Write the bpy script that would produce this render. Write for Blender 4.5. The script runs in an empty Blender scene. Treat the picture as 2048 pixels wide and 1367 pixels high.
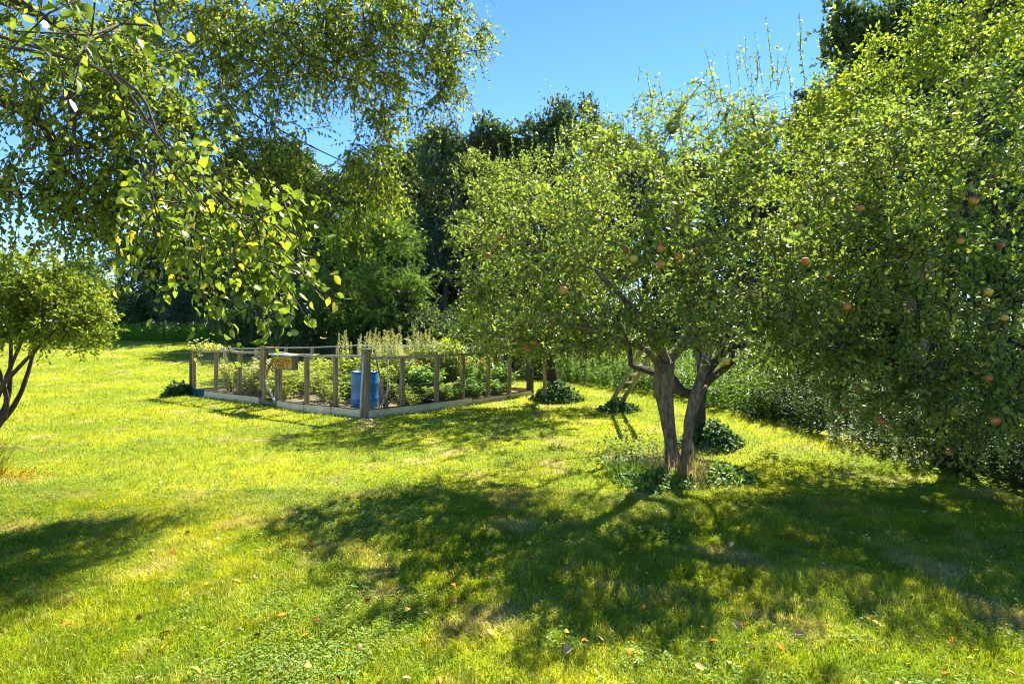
import bpy, math, random
import numpy as np
from mathutils import Vector
random.seed(7)
R = np.random.default_rng(11)
sc = bpy.context.scene
col = sc.collection
rad = math.radians

# ------------------------------------------------------------------ camera
EYE = 1.6
cd = bpy.data.cameras.new("camera")
cam = bpy.data.objects.new("camera", cd)
col.objects.link(cam)
cam.location = (0, 0, EYE)
cam.rotation_euler = (rad(90), 0, 0)
cd.sensor_width = 36.0
cd.lens = 21.4
cd.shift_y = -0.012
cd.clip_start = 0.05
cd.clip_end = 3000
sc.camera = cam
F = 1217.0                       # focal length in photo pixels, for turning readings into metres

# ------------------------------------------------------------------ world, sun, exposure
SUN_EL, SUN_AZ = rad(46), rad(28)        # in front of the camera, to the right
w = bpy.data.worlds.new("World")
sc.world = w
w.use_nodes = True
nt = w.node_tree
bg = nt.nodes["Background"]
sky = nt.nodes.new("ShaderNodeTexSky")
sky.sky_type = 'NISHITA'
sky.sun_disc = False
sky.sun_elevation = SUN_EL
sky.sun_rotation = SUN_AZ
sky.altitude = 300
sky.air_density = 0.8
sky.dust_density = 0.0
sky.ozone_density = 4.0
hs = nt.nodes.new('ShaderNodeHueSaturation'); hs.inputs['Saturation'].default_value = 1.22; hs.inputs['Hue'].default_value = 0.517
nt.links.new(sky.outputs[0], hs.inputs['Color']); nt.links.new(hs.outputs[0], bg.inputs[0])
bg.inputs[1].default_value = 0.084
S = Vector((math.sin(SUN_AZ) * math.cos(SUN_EL), math.cos(SUN_AZ) * math.cos(SUN_EL), math.sin(SUN_EL)))
ld = bpy.data.lights.new("sun", 'SUN')
ld.energy = 4.1
ld.angle = rad(0.5)
ld.color = (1.0, 0.93, 0.80)
sun = bpy.data.objects.new("sun", ld)
col.objects.link(sun)
sun.rotation_euler = S.to_track_quat('Z', 'Y').to_euler()
sun.location = (20, 40, 50)
sc.view_settings.view_transform = 'Standard'
sc.view_settings.look = 'None'
sc.view_settings.exposure = 2.25
sc.view_settings.gamma = 1.0
sc.render.engine = 'CYCLES'
sc.cycles.max_bounces = 9
sc.cycles.diffuse_bounces = 6
sc.cycles.glossy_bounces = 2
sc.cycles.transmission_bounces = 5
sc.cycles.transparent_max_bounces = 6
sc.cycles.sample_clamp_indirect = 6.0
sc.cycles.filter_width = 1.0

# ------------------------------------------------------------------ small helpers
def setk(o, label=None, cat=None, group=None, kind=None):
    if label: o["label"] = label
    if cat: o["category"] = cat
    if group: o["group"] = group
    if kind: o["kind"] = kind
    return o

ORG = {}
def empty(name, loc, label, cat, group=None):
    o = bpy.data.objects.new(name, None)
    o.empty_display_size = 0.2
    o.location = loc
    col.objects.link(o)
    ORG[o.name] = np.array(loc, dtype=float)
    return setk(o, label, cat, group)

def link_mesh(name, me, mat, parent=None):
    o = bpy.data.objects.new(name, me)
    col.objects.link(o)
    me.materials.append(mat)
    if parent is not None:
        o.parent = parent
        ORG[o.name] = ORG[parent.name]
    else:
        ORG[o.name] = np.zeros(3)
    return o

def big_mesh(name, V, T, mat, parent=None, rnd=None, smooth=False):
    """V (n,3) world coordinates, T (m,3) triangles, as ONE mesh object"""
    V = np.asarray(V, dtype=np.float32)
    if parent is not None:
        V = V - ORG[parent.name].astype(np.float32)
    T = np.asarray(T, dtype=np.int32)
    me = bpy.data.meshes.new(name)
    me.vertices.add(len(V)); me.vertices.foreach_set("co", V.ravel())
    me.loops.add(T.size); me.loops.foreach_set("vertex_index", T.ravel())
    me.polygons.add(len(T)); me.polygons.foreach_set("loop_start", np.arange(0, T.size, 3, dtype=np.int32))
    if smooth:
        me.polygons.foreach_set("use_smooth", np.ones(len(T), dtype=bool))
    if rnd is not None:
        a = me.attributes.new("rnd", 'FLOAT', 'POINT')
        a.data.foreach_set("value", np.asarray(rnd, dtype=np.float32))
    me.update(calc_edges=True)
    return link_mesh(name, me, mat, parent)

class MB:
    def __init__(s): s.v = []; s.f = []; s.sm = []
    def add(s, vs, fs, smooth=False):
        b = len(s.v)
        s.v += [tuple(p) for p in vs]
        s.f += [tuple(b + i for i in f) for f in fs]
        s.sm += [smooth] * len(fs)
    def beam(s, a, b, wd, ht, up=(0, 0, 1), jag=0.0):
        """a square-section beam from a to b, wd across, ht along up"""
        a = Vector(a); b = Vector(b); d = (b - a).normalized(); u = Vector(up)
        sx = d.cross(u)
        if sx.length < 1e-4: sx = d.cross(Vector((1, 0, 0)))
        sx.normalize(); u = sx.cross(d).normalized()
        vs = []
        for p in (a, b):
            for i, j in ((-1, -1), (1, -1), (1, 1), (-1, 1)):
                vs.append(p + sx * (i * wd / 2) + u * (j * ht / 2) + d * random.uniform(-jag, jag))
        s.add(vs, [(0, 1, 2, 3), (7, 6, 5, 4), (0, 4, 5, 1), (1, 5, 6, 2), (2, 6, 7, 3), (3, 7, 4, 0)])
        return s
    def box(s, c, size, rz=0):
        cx, cy, cz = c; hx, hy, hz = size[0] / 2, size[1] / 2, size[2] / 2
        vs = []
        for z in (-hz, hz):
            for x, y in ((-hx, -hy), (hx, -hy), (hx, hy), (-hx, hy)):
                vs.append((cx + x * math.cos(rz) - y * math.sin(rz), cy + x * math.sin(rz) + y * math.cos(rz), cz + z))
        s.add(vs, [(3, 2, 1, 0), (4, 5, 6, 7), (0, 1, 5, 4), (1, 2, 6, 5), (2, 3, 7, 6), (3, 0, 4, 7)])
        return s
    def tube(s, pts, rs, n=6, rough=0.0):
        pts = [Vector(p) for p in pts]
        if not hasattr(rs, '__len__'): rs = [rs] * len(pts)
        t = (pts[1] - pts[0]).normalized()
        u = t.orthogonal().normalized()
        vs = []
        ph = random.uniform(0, 6)
        for i, p in enumerate(pts):
            if i == len(pts) - 1: t = (pts[i] - pts[i - 1]).normalized()
            elif i: t = (pts[i + 1] - pts[i - 1]).normalized()
            u = (u - t * u.dot(t)).normalized(); v = t.cross(u)
            for k in range(n):
                a = 2 * math.pi * k / n
                r = rs[i] * (1 + rough * (0.5 * math.sin(3 * a + ph + i * .21) + 0.35 * math.sin(5 * a - i * .33) + random.uniform(-.45, .45)))
                vs.append(p + u * (math.cos(a) * r) + v * (math.sin(a) * r))
        fs = [(i * n + k, i * n + (k + 1) % n, (i + 1) * n + (k + 1) % n, (i + 1) * n + k) for i in range(len(pts) - 1) for k in range(n)]
        fs += [tuple(range(n))[::-1], tuple((len(pts) - 1) * n + k for k in range(n))]
        s.add(vs, fs, True)
        return s
    def lathe(s, c, prof, n=28):
        vs = [(c[0] + r * math.cos(2 * math.pi * k / n), c[1] + r * math.sin(2 * math.pi * k / n), c[2] + z) for r, z in prof for k in range(n)]
        fs = [(i * n + k, i * n + (k + 1) % n, (i + 1) * n + (k + 1) % n, (i + 1) * n + k) for i in range(len(prof) - 1) for k in range(n)]
        s.add(vs, fs, True)
        return s
    def build(s, name, mat, parent=None, bevel=0):
        me = bpy.data.meshes.new(name)
        o = ORG[parent.name] if parent is not None else (0, 0, 0)
        me.from_pydata([(p[0] - o[0], p[1] - o[1], p[2] - o[2]) for p in s.v], [], s.f)
        me.polygons.foreach_set("use_smooth", s.sm)
        me.update()
        ob = link_mesh(name, me, mat, parent)
        if bevel:
            m = ob.modifiers.new("bevel", 'BEVEL'); m.width = bevel; m.segments = 2; m.limit_method = 'ANGLE'
        return ob

def copy_tree(o, parent=None):
    c = o.copy(); col.objects.link(c)
    if parent is not None: c.parent = parent
    for ch in list(o.children): copy_tree(ch, c)
    return c

_lat = np.random.default_rng(5).random((64, 64))
def vnoise(x, y, sc_=1.0, seed=0):
    x = np.asarray(x, float) * sc_ + seed * 17.3; y = np.asarray(y, float) * sc_ + seed * 9.1
    xi = np.floor(x).astype(int); yi = np.floor(y).astype(int)
    fx = x - xi; fy = y - yi; fx = fx * fx * (3 - 2 * fx); fy = fy * fy * (3 - 2 * fy)
    g = lambda a, b: _lat[a % 64, b % 64]
    return (g(xi, yi) * (1 - fx) + g(xi + 1, yi) * fx) * (1 - fy) + (g(xi, yi + 1) * (1 - fx) + g(xi + 1, yi + 1) * fx) * fy

def sstep(a, b, x):
    t = np.clip((np.asarray(x, float) - a) / (b - a), 0, 1)
    return t * t * (3 - 2 * t)

def gh(x, y):
    """height of the ground"""
    x = np.asarray(x, float); y = np.asarray(y, float)
    h = 1.05 * sstep(15, 33, y) * sstep(-4.5, -13, x)
    h = h + 0.5 * sstep(24, 60, y) * sstep(-13, -4, x)
    h = h + 0.05 * (vnoise(x, y, .45, 1) - .5) + 0.02 * (vnoise(x, y, 1.7, 2) - .5)
    return h
def G(x, y, dz=0.0): return (x, y, float(gh(x, y)) + dz)
def PX(X, Y, d):
    """the point the photo shows at pixel X, Y when it stands d metres away"""
    return np.array([(X - 1024) / F * d, d, EYE - (Y - 659) / F * d])

# ------------------------------------------------------------------ materials
def mat_new(name):
    m = bpy.data.materials.new(name); m.use_nodes = True
    nt = m.node_tree; nt.nodes.clear()
    out = nt.nodes.new("ShaderNodeOutputMaterial")
    return m, nt, out
def ramp(nt, stops, interp='LINEAR'):
    r = nt.nodes.new("ShaderNodeValToRGB"); r.color_ramp.interpolation = interp
    el = r.color_ramp.elements
    while len(el) < len(stops): el.new(0.5)
    for e, (p, c) in zip(el, stops):
        e.position = p; e.color = (c[0], c[1], c[2], 1)
    return r
def leaf_mat(name, stops, trans=0.45, rough=0.42, tcol=(1.25, 1.2, 0.5), spec=0.3):
    m, nt, out = mat_new(name)
    at = nt.nodes.new("ShaderNodeAttribute"); at.attribute_name = "rnd"
    r = ramp(nt, stops)
    nt.links.new(at.outputs["Fac"], r.inputs[0])
    p = nt.nodes.new("ShaderNodeBsdfPrincipled")
    p.inputs["Roughness"].default_value = rough
    p.inputs["Specular IOR Level"].default_value = spec
    nt.links.new(r.outputs[0], p.inputs["Base Color"])
    mul = nt.nodes.new("ShaderNodeMix"); mul.data_type = 'RGBA'; mul.blend_type = 'MULTIPLY'
    mul.inputs[0].default_value = 1.0
    nt.links.new(r.outputs[0], mul.inputs[6]); mul.inputs[7].default_value = (*tcol, 1)
    t = nt.nodes.new("ShaderNodeBsdfTranslucent")
    nt.links.new(mul.outputs[2], t.inputs[0])
    mx = nt.nodes.new("ShaderNodeMixShader"); mx.inputs[0].default_value = trans
    nt.links.new(p.outputs[0], mx.inputs[1]); nt.links.new(t.outputs[0], mx.inputs[2])
    nt.links.new(mx.outputs[0], out.inputs[0])
    return m
def noise_mat(name, stops, scale=8.0, stretch=(1, 1, 1), rough=0.85, bump=0.3, detail=6, spec=0.3, bscale=None):
    m, nt, out = mat_new(name)
    tc = nt.nodes.new("ShaderNodeTexCoord"); mp = nt.nodes.new("ShaderNodeMapping")
    mp.inputs["Scale"].default_value = stretch
    nt.links.new(tc.outputs["Object"], mp.inputs[0])
    n = nt.nodes.new("ShaderNodeTexNoise"); n.inputs["Scale"].default_value = scale; n.inputs["Detail"].default_value = detail
    n.inputs["Roughness"].default_value = 0.65
    nt.links.new(mp.outputs[0], n.inputs[0])
    r = ramp(nt, stops); nt.links.new(n.outputs[0], r.inputs[0])
    p = nt.nodes.new("ShaderNodeBsdfPrincipled")
    p.inputs["Roughness"].default_value = rough; p.inputs["Specular IOR Level"].default_value = spec
    nt.links.new(r.outputs[0], p.inputs["Base Color"])
    if bump:
        b = nt.nodes.new("ShaderNodeBump"); b.inputs["Strength"].default_value = bump; b.inputs["Distance"].default_value = 0.02
        if bscale:
            n2 = nt.nodes.new("ShaderNodeTexNoise"); n2.inputs["Scale"].default_value = bscale; n2.inputs["Detail"].default_value = 8
            nt.links.new(mp.outputs[0], n2.inputs[0]); nt.links.new(n2.outputs[0], b.inputs["Height"])
        else:
            nt.links.new(n.outputs[0], b.inputs["Height"])
        nt.links.new(b.outputs[0], p.inputs["Normal"])
    nt.links.new(p.outputs[0], out.inputs[0])
    return m

M = {}
M['apple_leaf'] = leaf_mat('apple_leaf', [(0, (.10, .16, .03)), (.5, (.17, .24, .04)), (.85, (.25, .31, .045)), (1, (.42, .40, .05))], trans=.5, rough=.42, tcol=(1.08, 1.15, .6))
M['apple_leaf_b'] = leaf_mat('apple_leaf_b', [(0, (.11, .17, .035)), (.6, (.20, .27, .05)), (1, (.36, .38, .055))], trans=.5, rough=.42, tcol=(1.08, 1.15, .6))
M['bright_leaf'] = leaf_mat('bright_leaf', [(0, (.13, .20, .025)), (.6, (.20, .28, .032)), (1, (.34, .37, .04))], trans=.52, rough=.4)
M['elm_leaf'] = leaf_mat('elm_leaf', [(0, (.08, .14, .02)), (.6, (.17, .24, .028)), (.93, (.27, .34, .035)), (1, (.55, .46, .04))], trans=.55, rough=.4)
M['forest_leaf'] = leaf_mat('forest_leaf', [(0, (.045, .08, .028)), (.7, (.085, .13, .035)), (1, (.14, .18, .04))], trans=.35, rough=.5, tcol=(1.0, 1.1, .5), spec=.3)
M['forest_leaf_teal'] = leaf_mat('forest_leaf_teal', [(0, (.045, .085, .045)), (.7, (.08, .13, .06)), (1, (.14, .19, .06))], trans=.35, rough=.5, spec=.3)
M['locust_leaf'] = leaf_mat('locust_leaf', [(0, (.06, .13, .025)), (1, (.14, .24, .04))], trans=.45, rough=.5, spec=.3)
M['shrub_leaf'] = leaf_mat('shrub_leaf', [(0, (.05, .10, .03)), (.7, (.10, .17, .035)), (1, (.17, .24, .045))], trans=.4, rough=.45, spec=.3)
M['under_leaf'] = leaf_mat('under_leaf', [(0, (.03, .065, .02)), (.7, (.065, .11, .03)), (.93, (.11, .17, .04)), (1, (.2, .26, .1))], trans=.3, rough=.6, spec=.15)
M['garden_leaf'] = leaf_mat('garden_leaf', [(0, (.18, .26, .022)), (.6, (.32, .40, .03)), (1, (.50, .52, .05))], trans=.5, rough=.5)
M['garden_leaf_green'] = leaf_mat('garden_leaf_green', [(0, (.10, .24, .03)), (.6, (.19, .35, .035)), (1, (.34, .46, .05))], trans=.45, rough=.5)
M['garden_leaf_pale'] = leaf_mat('garden_leaf_pale', [(0, (.24, .30, .06)), (1, (.52, .52, .14))], trans=.45, rough=.5)
M['weed_leaf'] = leaf_mat('weed_leaf', [(0, (.07, .15, .03)), (.6, (.13, .24, .035)), (1, (.22, .34, .05))], trans=.45, rough=.5)
M['meadow_leaf'] = leaf_mat('meadow_leaf', [(0, (.12, .26, .02)), (.6, (.19, .36, .03)), (1, (.30, .42, .04))], trans=.45, rough=.55)
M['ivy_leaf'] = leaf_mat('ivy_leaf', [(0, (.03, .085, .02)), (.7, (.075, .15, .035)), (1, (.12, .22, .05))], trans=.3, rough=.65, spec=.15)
M['silver_leaf'] = leaf_mat('silver_leaf', [(0, (.10, .16, .09)), (1, (.22, .28, .18))], trans=.3, rough=.5)
M['clover_leaf'] = leaf_mat('clover_leaf', [(0, (.12, .22, .03)), (.7, (.20, .31, .05)), (1, (.34, .42, .13))], trans=.35, rough=.7, spec=.15)
M['straw'] = leaf_mat('straw', [(0, (.24, .18, .07)), (1, (.45, .36, .16))], trans=.3, rough=.7, tcol=(1, .95, .7))
M['petal_orange'] = leaf_mat('petal_orange', [(0, (.8, .22, .01)), (1, (.9, .42, .02))], trans=.4, rough=.6, tcol=(1, .9, .6))
M['petal_white'] = leaf_mat('petal_white', [(0, (.6, .5, .6)), (1, (.8, .78, .75))], trans=.3, rough=.6, tcol=(1, 1, 1))
M['seed_spike'] = leaf_mat('seed_spike', [(0, (.26, .30, .07)), (1, (.5, .5, .2))], trans=.4, rough=.6, tcol=(1, 1, .6))
M['daylily_leaf'] = leaf_mat('daylily_leaf', [(0, (.14, .2, .02)), (1, (.4, .38, .06))], trans=.45, rough=.5)
for nm, c0, c1 in (('dead_orange', (.42, .13, .015), (.62, .26, .03)), ('dead_tan', (.40, .26, .09), (.58, .42, .18)), ('dead_yellow', (.62, .42, .05), (.75, .56, .10)), ('dead_brown', (.20, .06, .015), (.34, .11, .02))):
    M[nm] = noise_mat(nm, [(.3, c0), (.7, c1)], scale=30, rough=.9, bump=.2, spec=.1)
M['bark_grey'] = noise_mat('bark_grey', [(.34, (.07, .048, .028)), (.5, (.145, .105, .06)), (.68, (.24, .195, .12))], scale=22, stretch=(1, 1, .45), rough=.9, bump=1.0, bscale=30)
M['bark_dark'] = noise_mat('bark_dark', [(.3, (.022, .015, .012)), (.7, (.085, .06, .045))], scale=16, stretch=(1, 1, .35), rough=.9, bump=.9, bscale=26)
M['bark_forest'] = noise_mat('bark_forest', [(.3, (.06, .05, .035)), (.7, (.16, .13, .09))], scale=6, stretch=(1, 1, .25), rough=.95, bump=.6)
M['stem'] = noise_mat('stem', [(.3, (.08, .13, .03)), (.7, (.2, .22, .07))], scale=10, rough=.8, bump=0)
M['wood'] = noise_mat('wood_weathered', [(.28, (.10, .065, .030)), (.5, (.25, .175, .085)), (.72, (.40, .30, .16))], scale=16, stretch=(1, 1, .12), rough=.85, bump=.5)
M['wood_rail'] = noise_mat('wood_rail', [(.28, (.20, .16, .09)), (.5, (.38, .31, .19)), (.72, (.56, .48, .32))], scale=9, rough=.85, bump=.4)
M['wood_green'] = noise_mat('wood_green_stained', [(.28, (.07, .085, .035)), (.5, (.15, .16, .075)), (.72, (.26, .26, .14))], scale=14, stretch=(1, 1, .2), rough=.85, bump=.4)
M['wood_dark'] = noise_mat('wood_dark', [(.3, (.03, .026, .02)), (.7, (.09, .075, .055))], scale=14, stretch=(1, 1, .15), rough=.85, bump=.4)
M['kick'] = noise_mat('kickboard_paint', [(.30, (.17, .13, .08)), (.40, (.60, .46, .25)), (.75, (.80, .66, .40))], scale=5, stretch=(1, 1, 2.5), rough=.8, bump=.3, detail=9)
M['kick_teal'] = noise_mat('kickboard_teal', [(.3, (.005, .05, .07)), (.7, (.01, .10, .13))], scale=6, rough=.5, bump=.2)
M['wire'] = noise_mat('wire_galvanised', [(.3, (.22, .22, .2)), (.7, (.4, .4, .37))], scale=20, rough=.5, bump=0)
M['barrel'] = noise_mat('barrel_plastic', [(.30, (.003, .085, .17)), (.55, (.004, .14, .36)), (.8, (.012, .20, .46))], scale=3.5, stretch=(1, 1, .6), rough=.28, bump=.12, spec=.55)
M['sign'] = noise_mat('sign_ochre_paint', [(.3, (.36, .18, .02)), (.5, (.58, .31, .03)), (.75, (.66, .40, .06))], scale=9, rough=.7, bump=.2)
M['letter'] = noise_mat('sign_letter_brown', [(.3, (.10, .03, .005)), (.7, (.18, .06, .01))], scale=20, rough=.8, bump=0)
M['pole'] = noise_mat('pole_grey', [(.3, (.36, .36, .33)), (.7, (.62, .62, .58))], scale=9, rough=.45, bump=0)
M['stalk'] = noise_mat('dry_stalk', [(.3, (.12, .075, .045)), (.7, (.32, .23, .14))], scale=20, stretch=(1, 1, .3), rough=.9, bump=.3)
M['plank'] = noise_mat('pale_plank', [(.3, (.36, .30, .21)), (.7, (.6, .53, .4))], scale=12, stretch=(1, 1, .2), rough=.85, bump=.3)
M['ladder'] = noise_mat('ladder_wood', [(.3, (.13, .13, .05)), (.55, (.26, .24, .11)), (.75, (.42, .37, .2))], scale=12, stretch=(1, 1, .2), rough=.85, bump=.4)
M['soil'] = noise_mat('garden_soil', [(.3, (.06, .042, .022)), (.5, (.12, .10, .04)), (.75, (.22, .2, .08))], scale=7, rough=1, bump=.8)
M['apple'] = noise_mat('apple_skin', [(.35, (.42, .28, .05)), (.5, (.42, .13, .03)), (.7, (.32, .04, .02))], scale=7, rough=.35, bump=0, detail=2)
M['apple_gold'] = noise_mat('apple_gold_skin', [(.35, (.34, .34, .05)), (.6, (.48, .27, .04))], scale=7, rough=.35, bump=0, detail=2)
M['stone'] = noise_mat('stone', [(.3, (.2, .15, .1)), (.7, (.5, .42, .3))], scale=9, rough=.9, bump=.5)

# lawn: colour patches fixed in the ground (lush, yellowish, straw)
def lawn_mat(name, blade):
    m, nt, out = mat_new(name)
    geo = nt.nodes.new("ShaderNodeNewGeometry")
    def nz(scale, detail, off=0):
        mp = nt.nodes.new("ShaderNodeMapping"); mp.inputs["Location"].default_value = (off, off * 1.7, 0)
        mp.inputs["Scale"].default_value = (1, 1, 0)
        nt.links.new(geo.outputs["Position"], mp.inputs[0])
        n = nt.nodes.new("ShaderNodeTexNoise"); n.inputs["Scale"].default_value = scale; n.inputs["Detail"].default_value = detail
        nt.links.new(mp.outputs[0], n.inputs[0]); return n
    def mixc(fac, a, b, bt='MIX'):
        x = nt.nodes.new("ShaderNodeMix"); x.data_type = 'RGBA'; x.blend_type = bt
        if isinstance(fac, float): x.inputs[0].default_value = fac
        else: nt.links.new(fac, x.inputs[0])
        for s, v in ((6, a), (7, b)):
            if isinstance(v, tuple): x.inputs[s].default_value = (*v, 1)
            else: nt.links.new(v, x.inputs[s])
        return x.outputs[2]
    n1 = nz(.55, 4); r1 = ramp(nt, [(.42, (0, 0, 0)), (.60, (1, 1, 1))]); nt.links.new(n1.outputs[0], r1.inputs[0])
    n2 = nz(1.3, 5, 9); r2 = ramp(nt, [(.57, (0, 0, 0)), (.70, (1, 1, 1))]); nt.links.new(n2.outputs[0], r2.inputs[0])
    n3 = nz(6, 5, 21); r3 = ramp(nt, [(.3, (.72, .75, .7)), (.7, (1.2, 1.2, 1.2))]); nt.links.new(n3.outputs[0], r3.inputs[0])
    if blade:
        at = nt.nodes.new("ShaderNodeAttribute"); at.attribute_name = "rnd"
        ra = ramp(nt, [(0, (.09, .19, .006)), (.3, (.18, .29, .008)), (.55, (.32, .39, .010)), (.86, (.42, .45, .014)), (.9, (.52, .46, .12)), (1, (.65, .56, .26))])
        rb = ramp(nt, [(0, (.15, .25, .006)), (.3, (.30, .37, .008)), (.5, (.44, .46, .010)), (.8, (.52, .50, .014)), (.84, (.58, .50, .12)), (1, (.7, .58, .26))])
        rc = ramp(nt, [(0, (.2, .27, .02)), (.3, (.40, .41, .03)), (.5, (.55, .46, .14)), (1, (.68, .52, .28))])
        for r_ in (ra, rb, rc): nt.links.new(at.outputs["Fac"], r_.inputs[0])
        c = mixc(r1.outputs[0], ra.outputs[0], rb.outputs[0])
        n7 = nz(2.6, 4, 33); r7 = ramp(nt, [(.48, (0, 0, 0)), (.62, (.75, .75, .75))]); nt.links.new(n7.outputs[0], r7.inputs[0])
        c = mixc(r7.outputs[0], c, (.17, .28, .012))
        c = mixc(r2.outputs[0], c, rc.outputs[0])
        c = mixc(1.0, c, r3.outputs[0], 'MULTIPLY')
        p = nt.nodes.new("ShaderNodeBsdfPrincipled"); p.inputs["Roughness"].default_value = .5; p.inputs["Specular IOR Level"].default_value = .35
        nt.links.new(c, p.inputs[0])
        t = nt.nodes.new("ShaderNodeBsdfTranslucent"); nt.links.new(mixc(1.0, c, (1.2, 1.1, .5), 'MULTIPLY'), t.inputs[0])
        mx = nt.nodes.new("ShaderNodeMixShader"); mx.inputs[0].default_value = .45
        nt.links.new(p.outputs[0], mx.inputs[1]); nt.links.new(t.outputs[0], mx.inputs[2]); nt.links.new(mx.outputs[0], out.inputs[0])
    else:
        c = mixc(r1.outputs[0], (.22, .28, .010), (.34, .37, .012))
        c = mixc(r2.outputs[0], c, (.42, .33, .13))
        n4 = nz(45, 4, 3); r4 = ramp(nt, [(.3, (.35, .36, .3)), (.6, (1.1, 1.1, 1.1))]); nt.links.new(n4.outputs[0], r4.inputs[0])
        c = mixc(1.0, c, r3.outputs[0], 'MULTIPLY'); c = mixc(1.0, c, r4.outputs[0], 'MULTIPLY')
        p = nt.nodes.new("ShaderNodeBsdfPrincipled"); p.inputs["Roughness"].default_value = .95; p.inputs["Specular IOR Level"].default_value = .1
        nt.links.new(c, p.inputs[0])
        b = nt.nodes.new("ShaderNodeBump"); b.inputs["Strength"].default_value = .8; b.inputs["Distance"].default_value = .04
        n5 = nz(60, 5, 5); nt.links.new(n5.outputs[0], b.inputs["Height"]); nt.links.new(b.outputs[0], p.inputs["Normal"])
        nt.links.new(p.outputs[0], out.inputs[0])
    return m
M['lawn'] = lawn_mat('lawn', False)
M['blade'] = lawn_mat('grass_blade', True)

# ------------------------------------------------------------------ foliage makers
def unit(v):
    return v / np.maximum(np.linalg.norm(v, axis=-1, keepdims=True), 1e-9)

TPL = {
 # x along the leaf, y across, z up; y is scaled by width, x by length, z by length
 'simple': (np.array([(0, 0, 0), (.42, .5, .10), (1, 0, -.10), (.42, -.5, .10)], float), [(0, 3, 2), (0, 2, 1)]),
 'full': (np.array([(0, 0, 0), (.25, .42, .07), (.62, .44, .02), (1, 0, -.22), (.62, -.44, .02), (.25, -.42, .07), (.3, 0, -.01), (.66, 0, -.06)], float),
          [(0, 6, 1), (1, 6, 7), (1, 7, 2), (2, 7, 3), (0, 5, 6), (5, 4, 7), (5, 7, 6), (4, 3, 7)]),
 'strip': (np.array([(0, -.5, 0), (0, .5, 0), (.4, .45, .08), (.4, -.45, .08), (.75, .3, .02), (.75, -.3, .02), (1, 0, -.18)], float),
          [(0, 3, 2), (0, 2, 1), (3, 5, 4), (3, 4, 2), (5, 6, 4)]),
}
def leaf_arrays(pos, dr, nrm, ln, wd, rnd, tpl='simple'):
    T, F_ = TPL[tpl]
    dr = unit(dr); side = unit(np.cross(nrm, dr)); up = np.cross(dr, side)
    k = len(T); n = len(pos)
    zf = 1 + 1.3 * np.sin(np.arange(n) * 12.9898)      # some leaves lie flat, some curl up or down
    V = (pos[:, None, :] + dr[:, None, :] * (T[None, :, 0, None] * ln[:, None, None])
         + side[:, None, :] * (T[None, :, 1, None] * wd[:, None, None])
         + up[:, None, :] * (T[None, :, 2, None] * (ln * zf)[:, None, None]))
    Fa = np.array(F_)[None] + (np.arange(n) * k)[:, None, None]
    return V.reshape(-1, 3), Fa.reshape(-1, 3), np.repeat(rnd, k)

class Cloud:
    def __init__(s): s.V = []; s.T = []; s.r = []; s.n = 0
    def add(s, V, T, r):
        s.V.append(V); s.T.append(T + s.n); s.r.append(r); s.n += len(V)
    def build(s, name, mat, parent=None):
        return big_mesh(name, np.concatenate(s.V), np.concatenate(s.T), mat, parent, np.concatenate(s.r))

def twig_leaves(rng, base, dirs, L, per, size, droop=.25, spread=.8, up=.9, wid=.62, tpl='simple', csd=.25, hang=.0):
    """leaves along a curved twig from each base point. returns leaf arrays and twig curve points"""
    n = len(base)
    s = (np.arange(per)[None] + rng.random((n, per))) / per
    L = np.asarray(L).reshape(-1, 1) if np.ndim(L) else np.full((n, 1), L)
    p = base[:, None] + dirs[:, None] * (s * L)[..., None]
    p[..., 2] -= droop * (s ** 2) * L
    p = p.reshape(-1, 3)
    d0 = np.repeat(dirs, per, 0)
    ld = d0 * .5 + rng.normal(size=p.shape) * spread
    ld[:, 2] -= hang
    nr = rng.normal(size=p.shape) * .55; nr[:, 2] += up
    ln = size * rng.uniform(.65, 1.25, len(p))
    rv = np.clip(np.repeat(rng.random(n), per) * csd * 1.5 + rng.random(len(p)) * (1 - csd) , 0, 1)
    return leaf_arrays(p, ld, nr, ln, ln * wid * rng.uniform(.8, 1.15, len(p)), rv, tpl)

def rand_dirs(rng, n, bias=(0, 0, 0), k=1.0):
    return unit(unit(rng.normal(size=(n, 3))) * k + np.array(bias))

def ellipsoids(rng, specs, shell=.45):
    """specs: (centre, radii, count) -> points spread through the volumes, denser near their skin"""
    out = []
    for c, r, n in specs:
        u = unit(rng.normal(size=(n, 3)))
        t = (shell + (1 - shell) * rng.random((n, 1))) ** .8 * rng.uniform(.85, 1.08, (n, 1))
        # uneven outline
        f = 1 + .22 * np.sin(u[:, :1] * 5 + c[0]) * np.cos(u[:, 1:2] * 4 + c[1]) + .12 * np.sin(u[:, 2:3] * 9)
        out.append(np.array(c) + u * np.array(r) * t * f)
    return np.concatenate(out)

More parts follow.
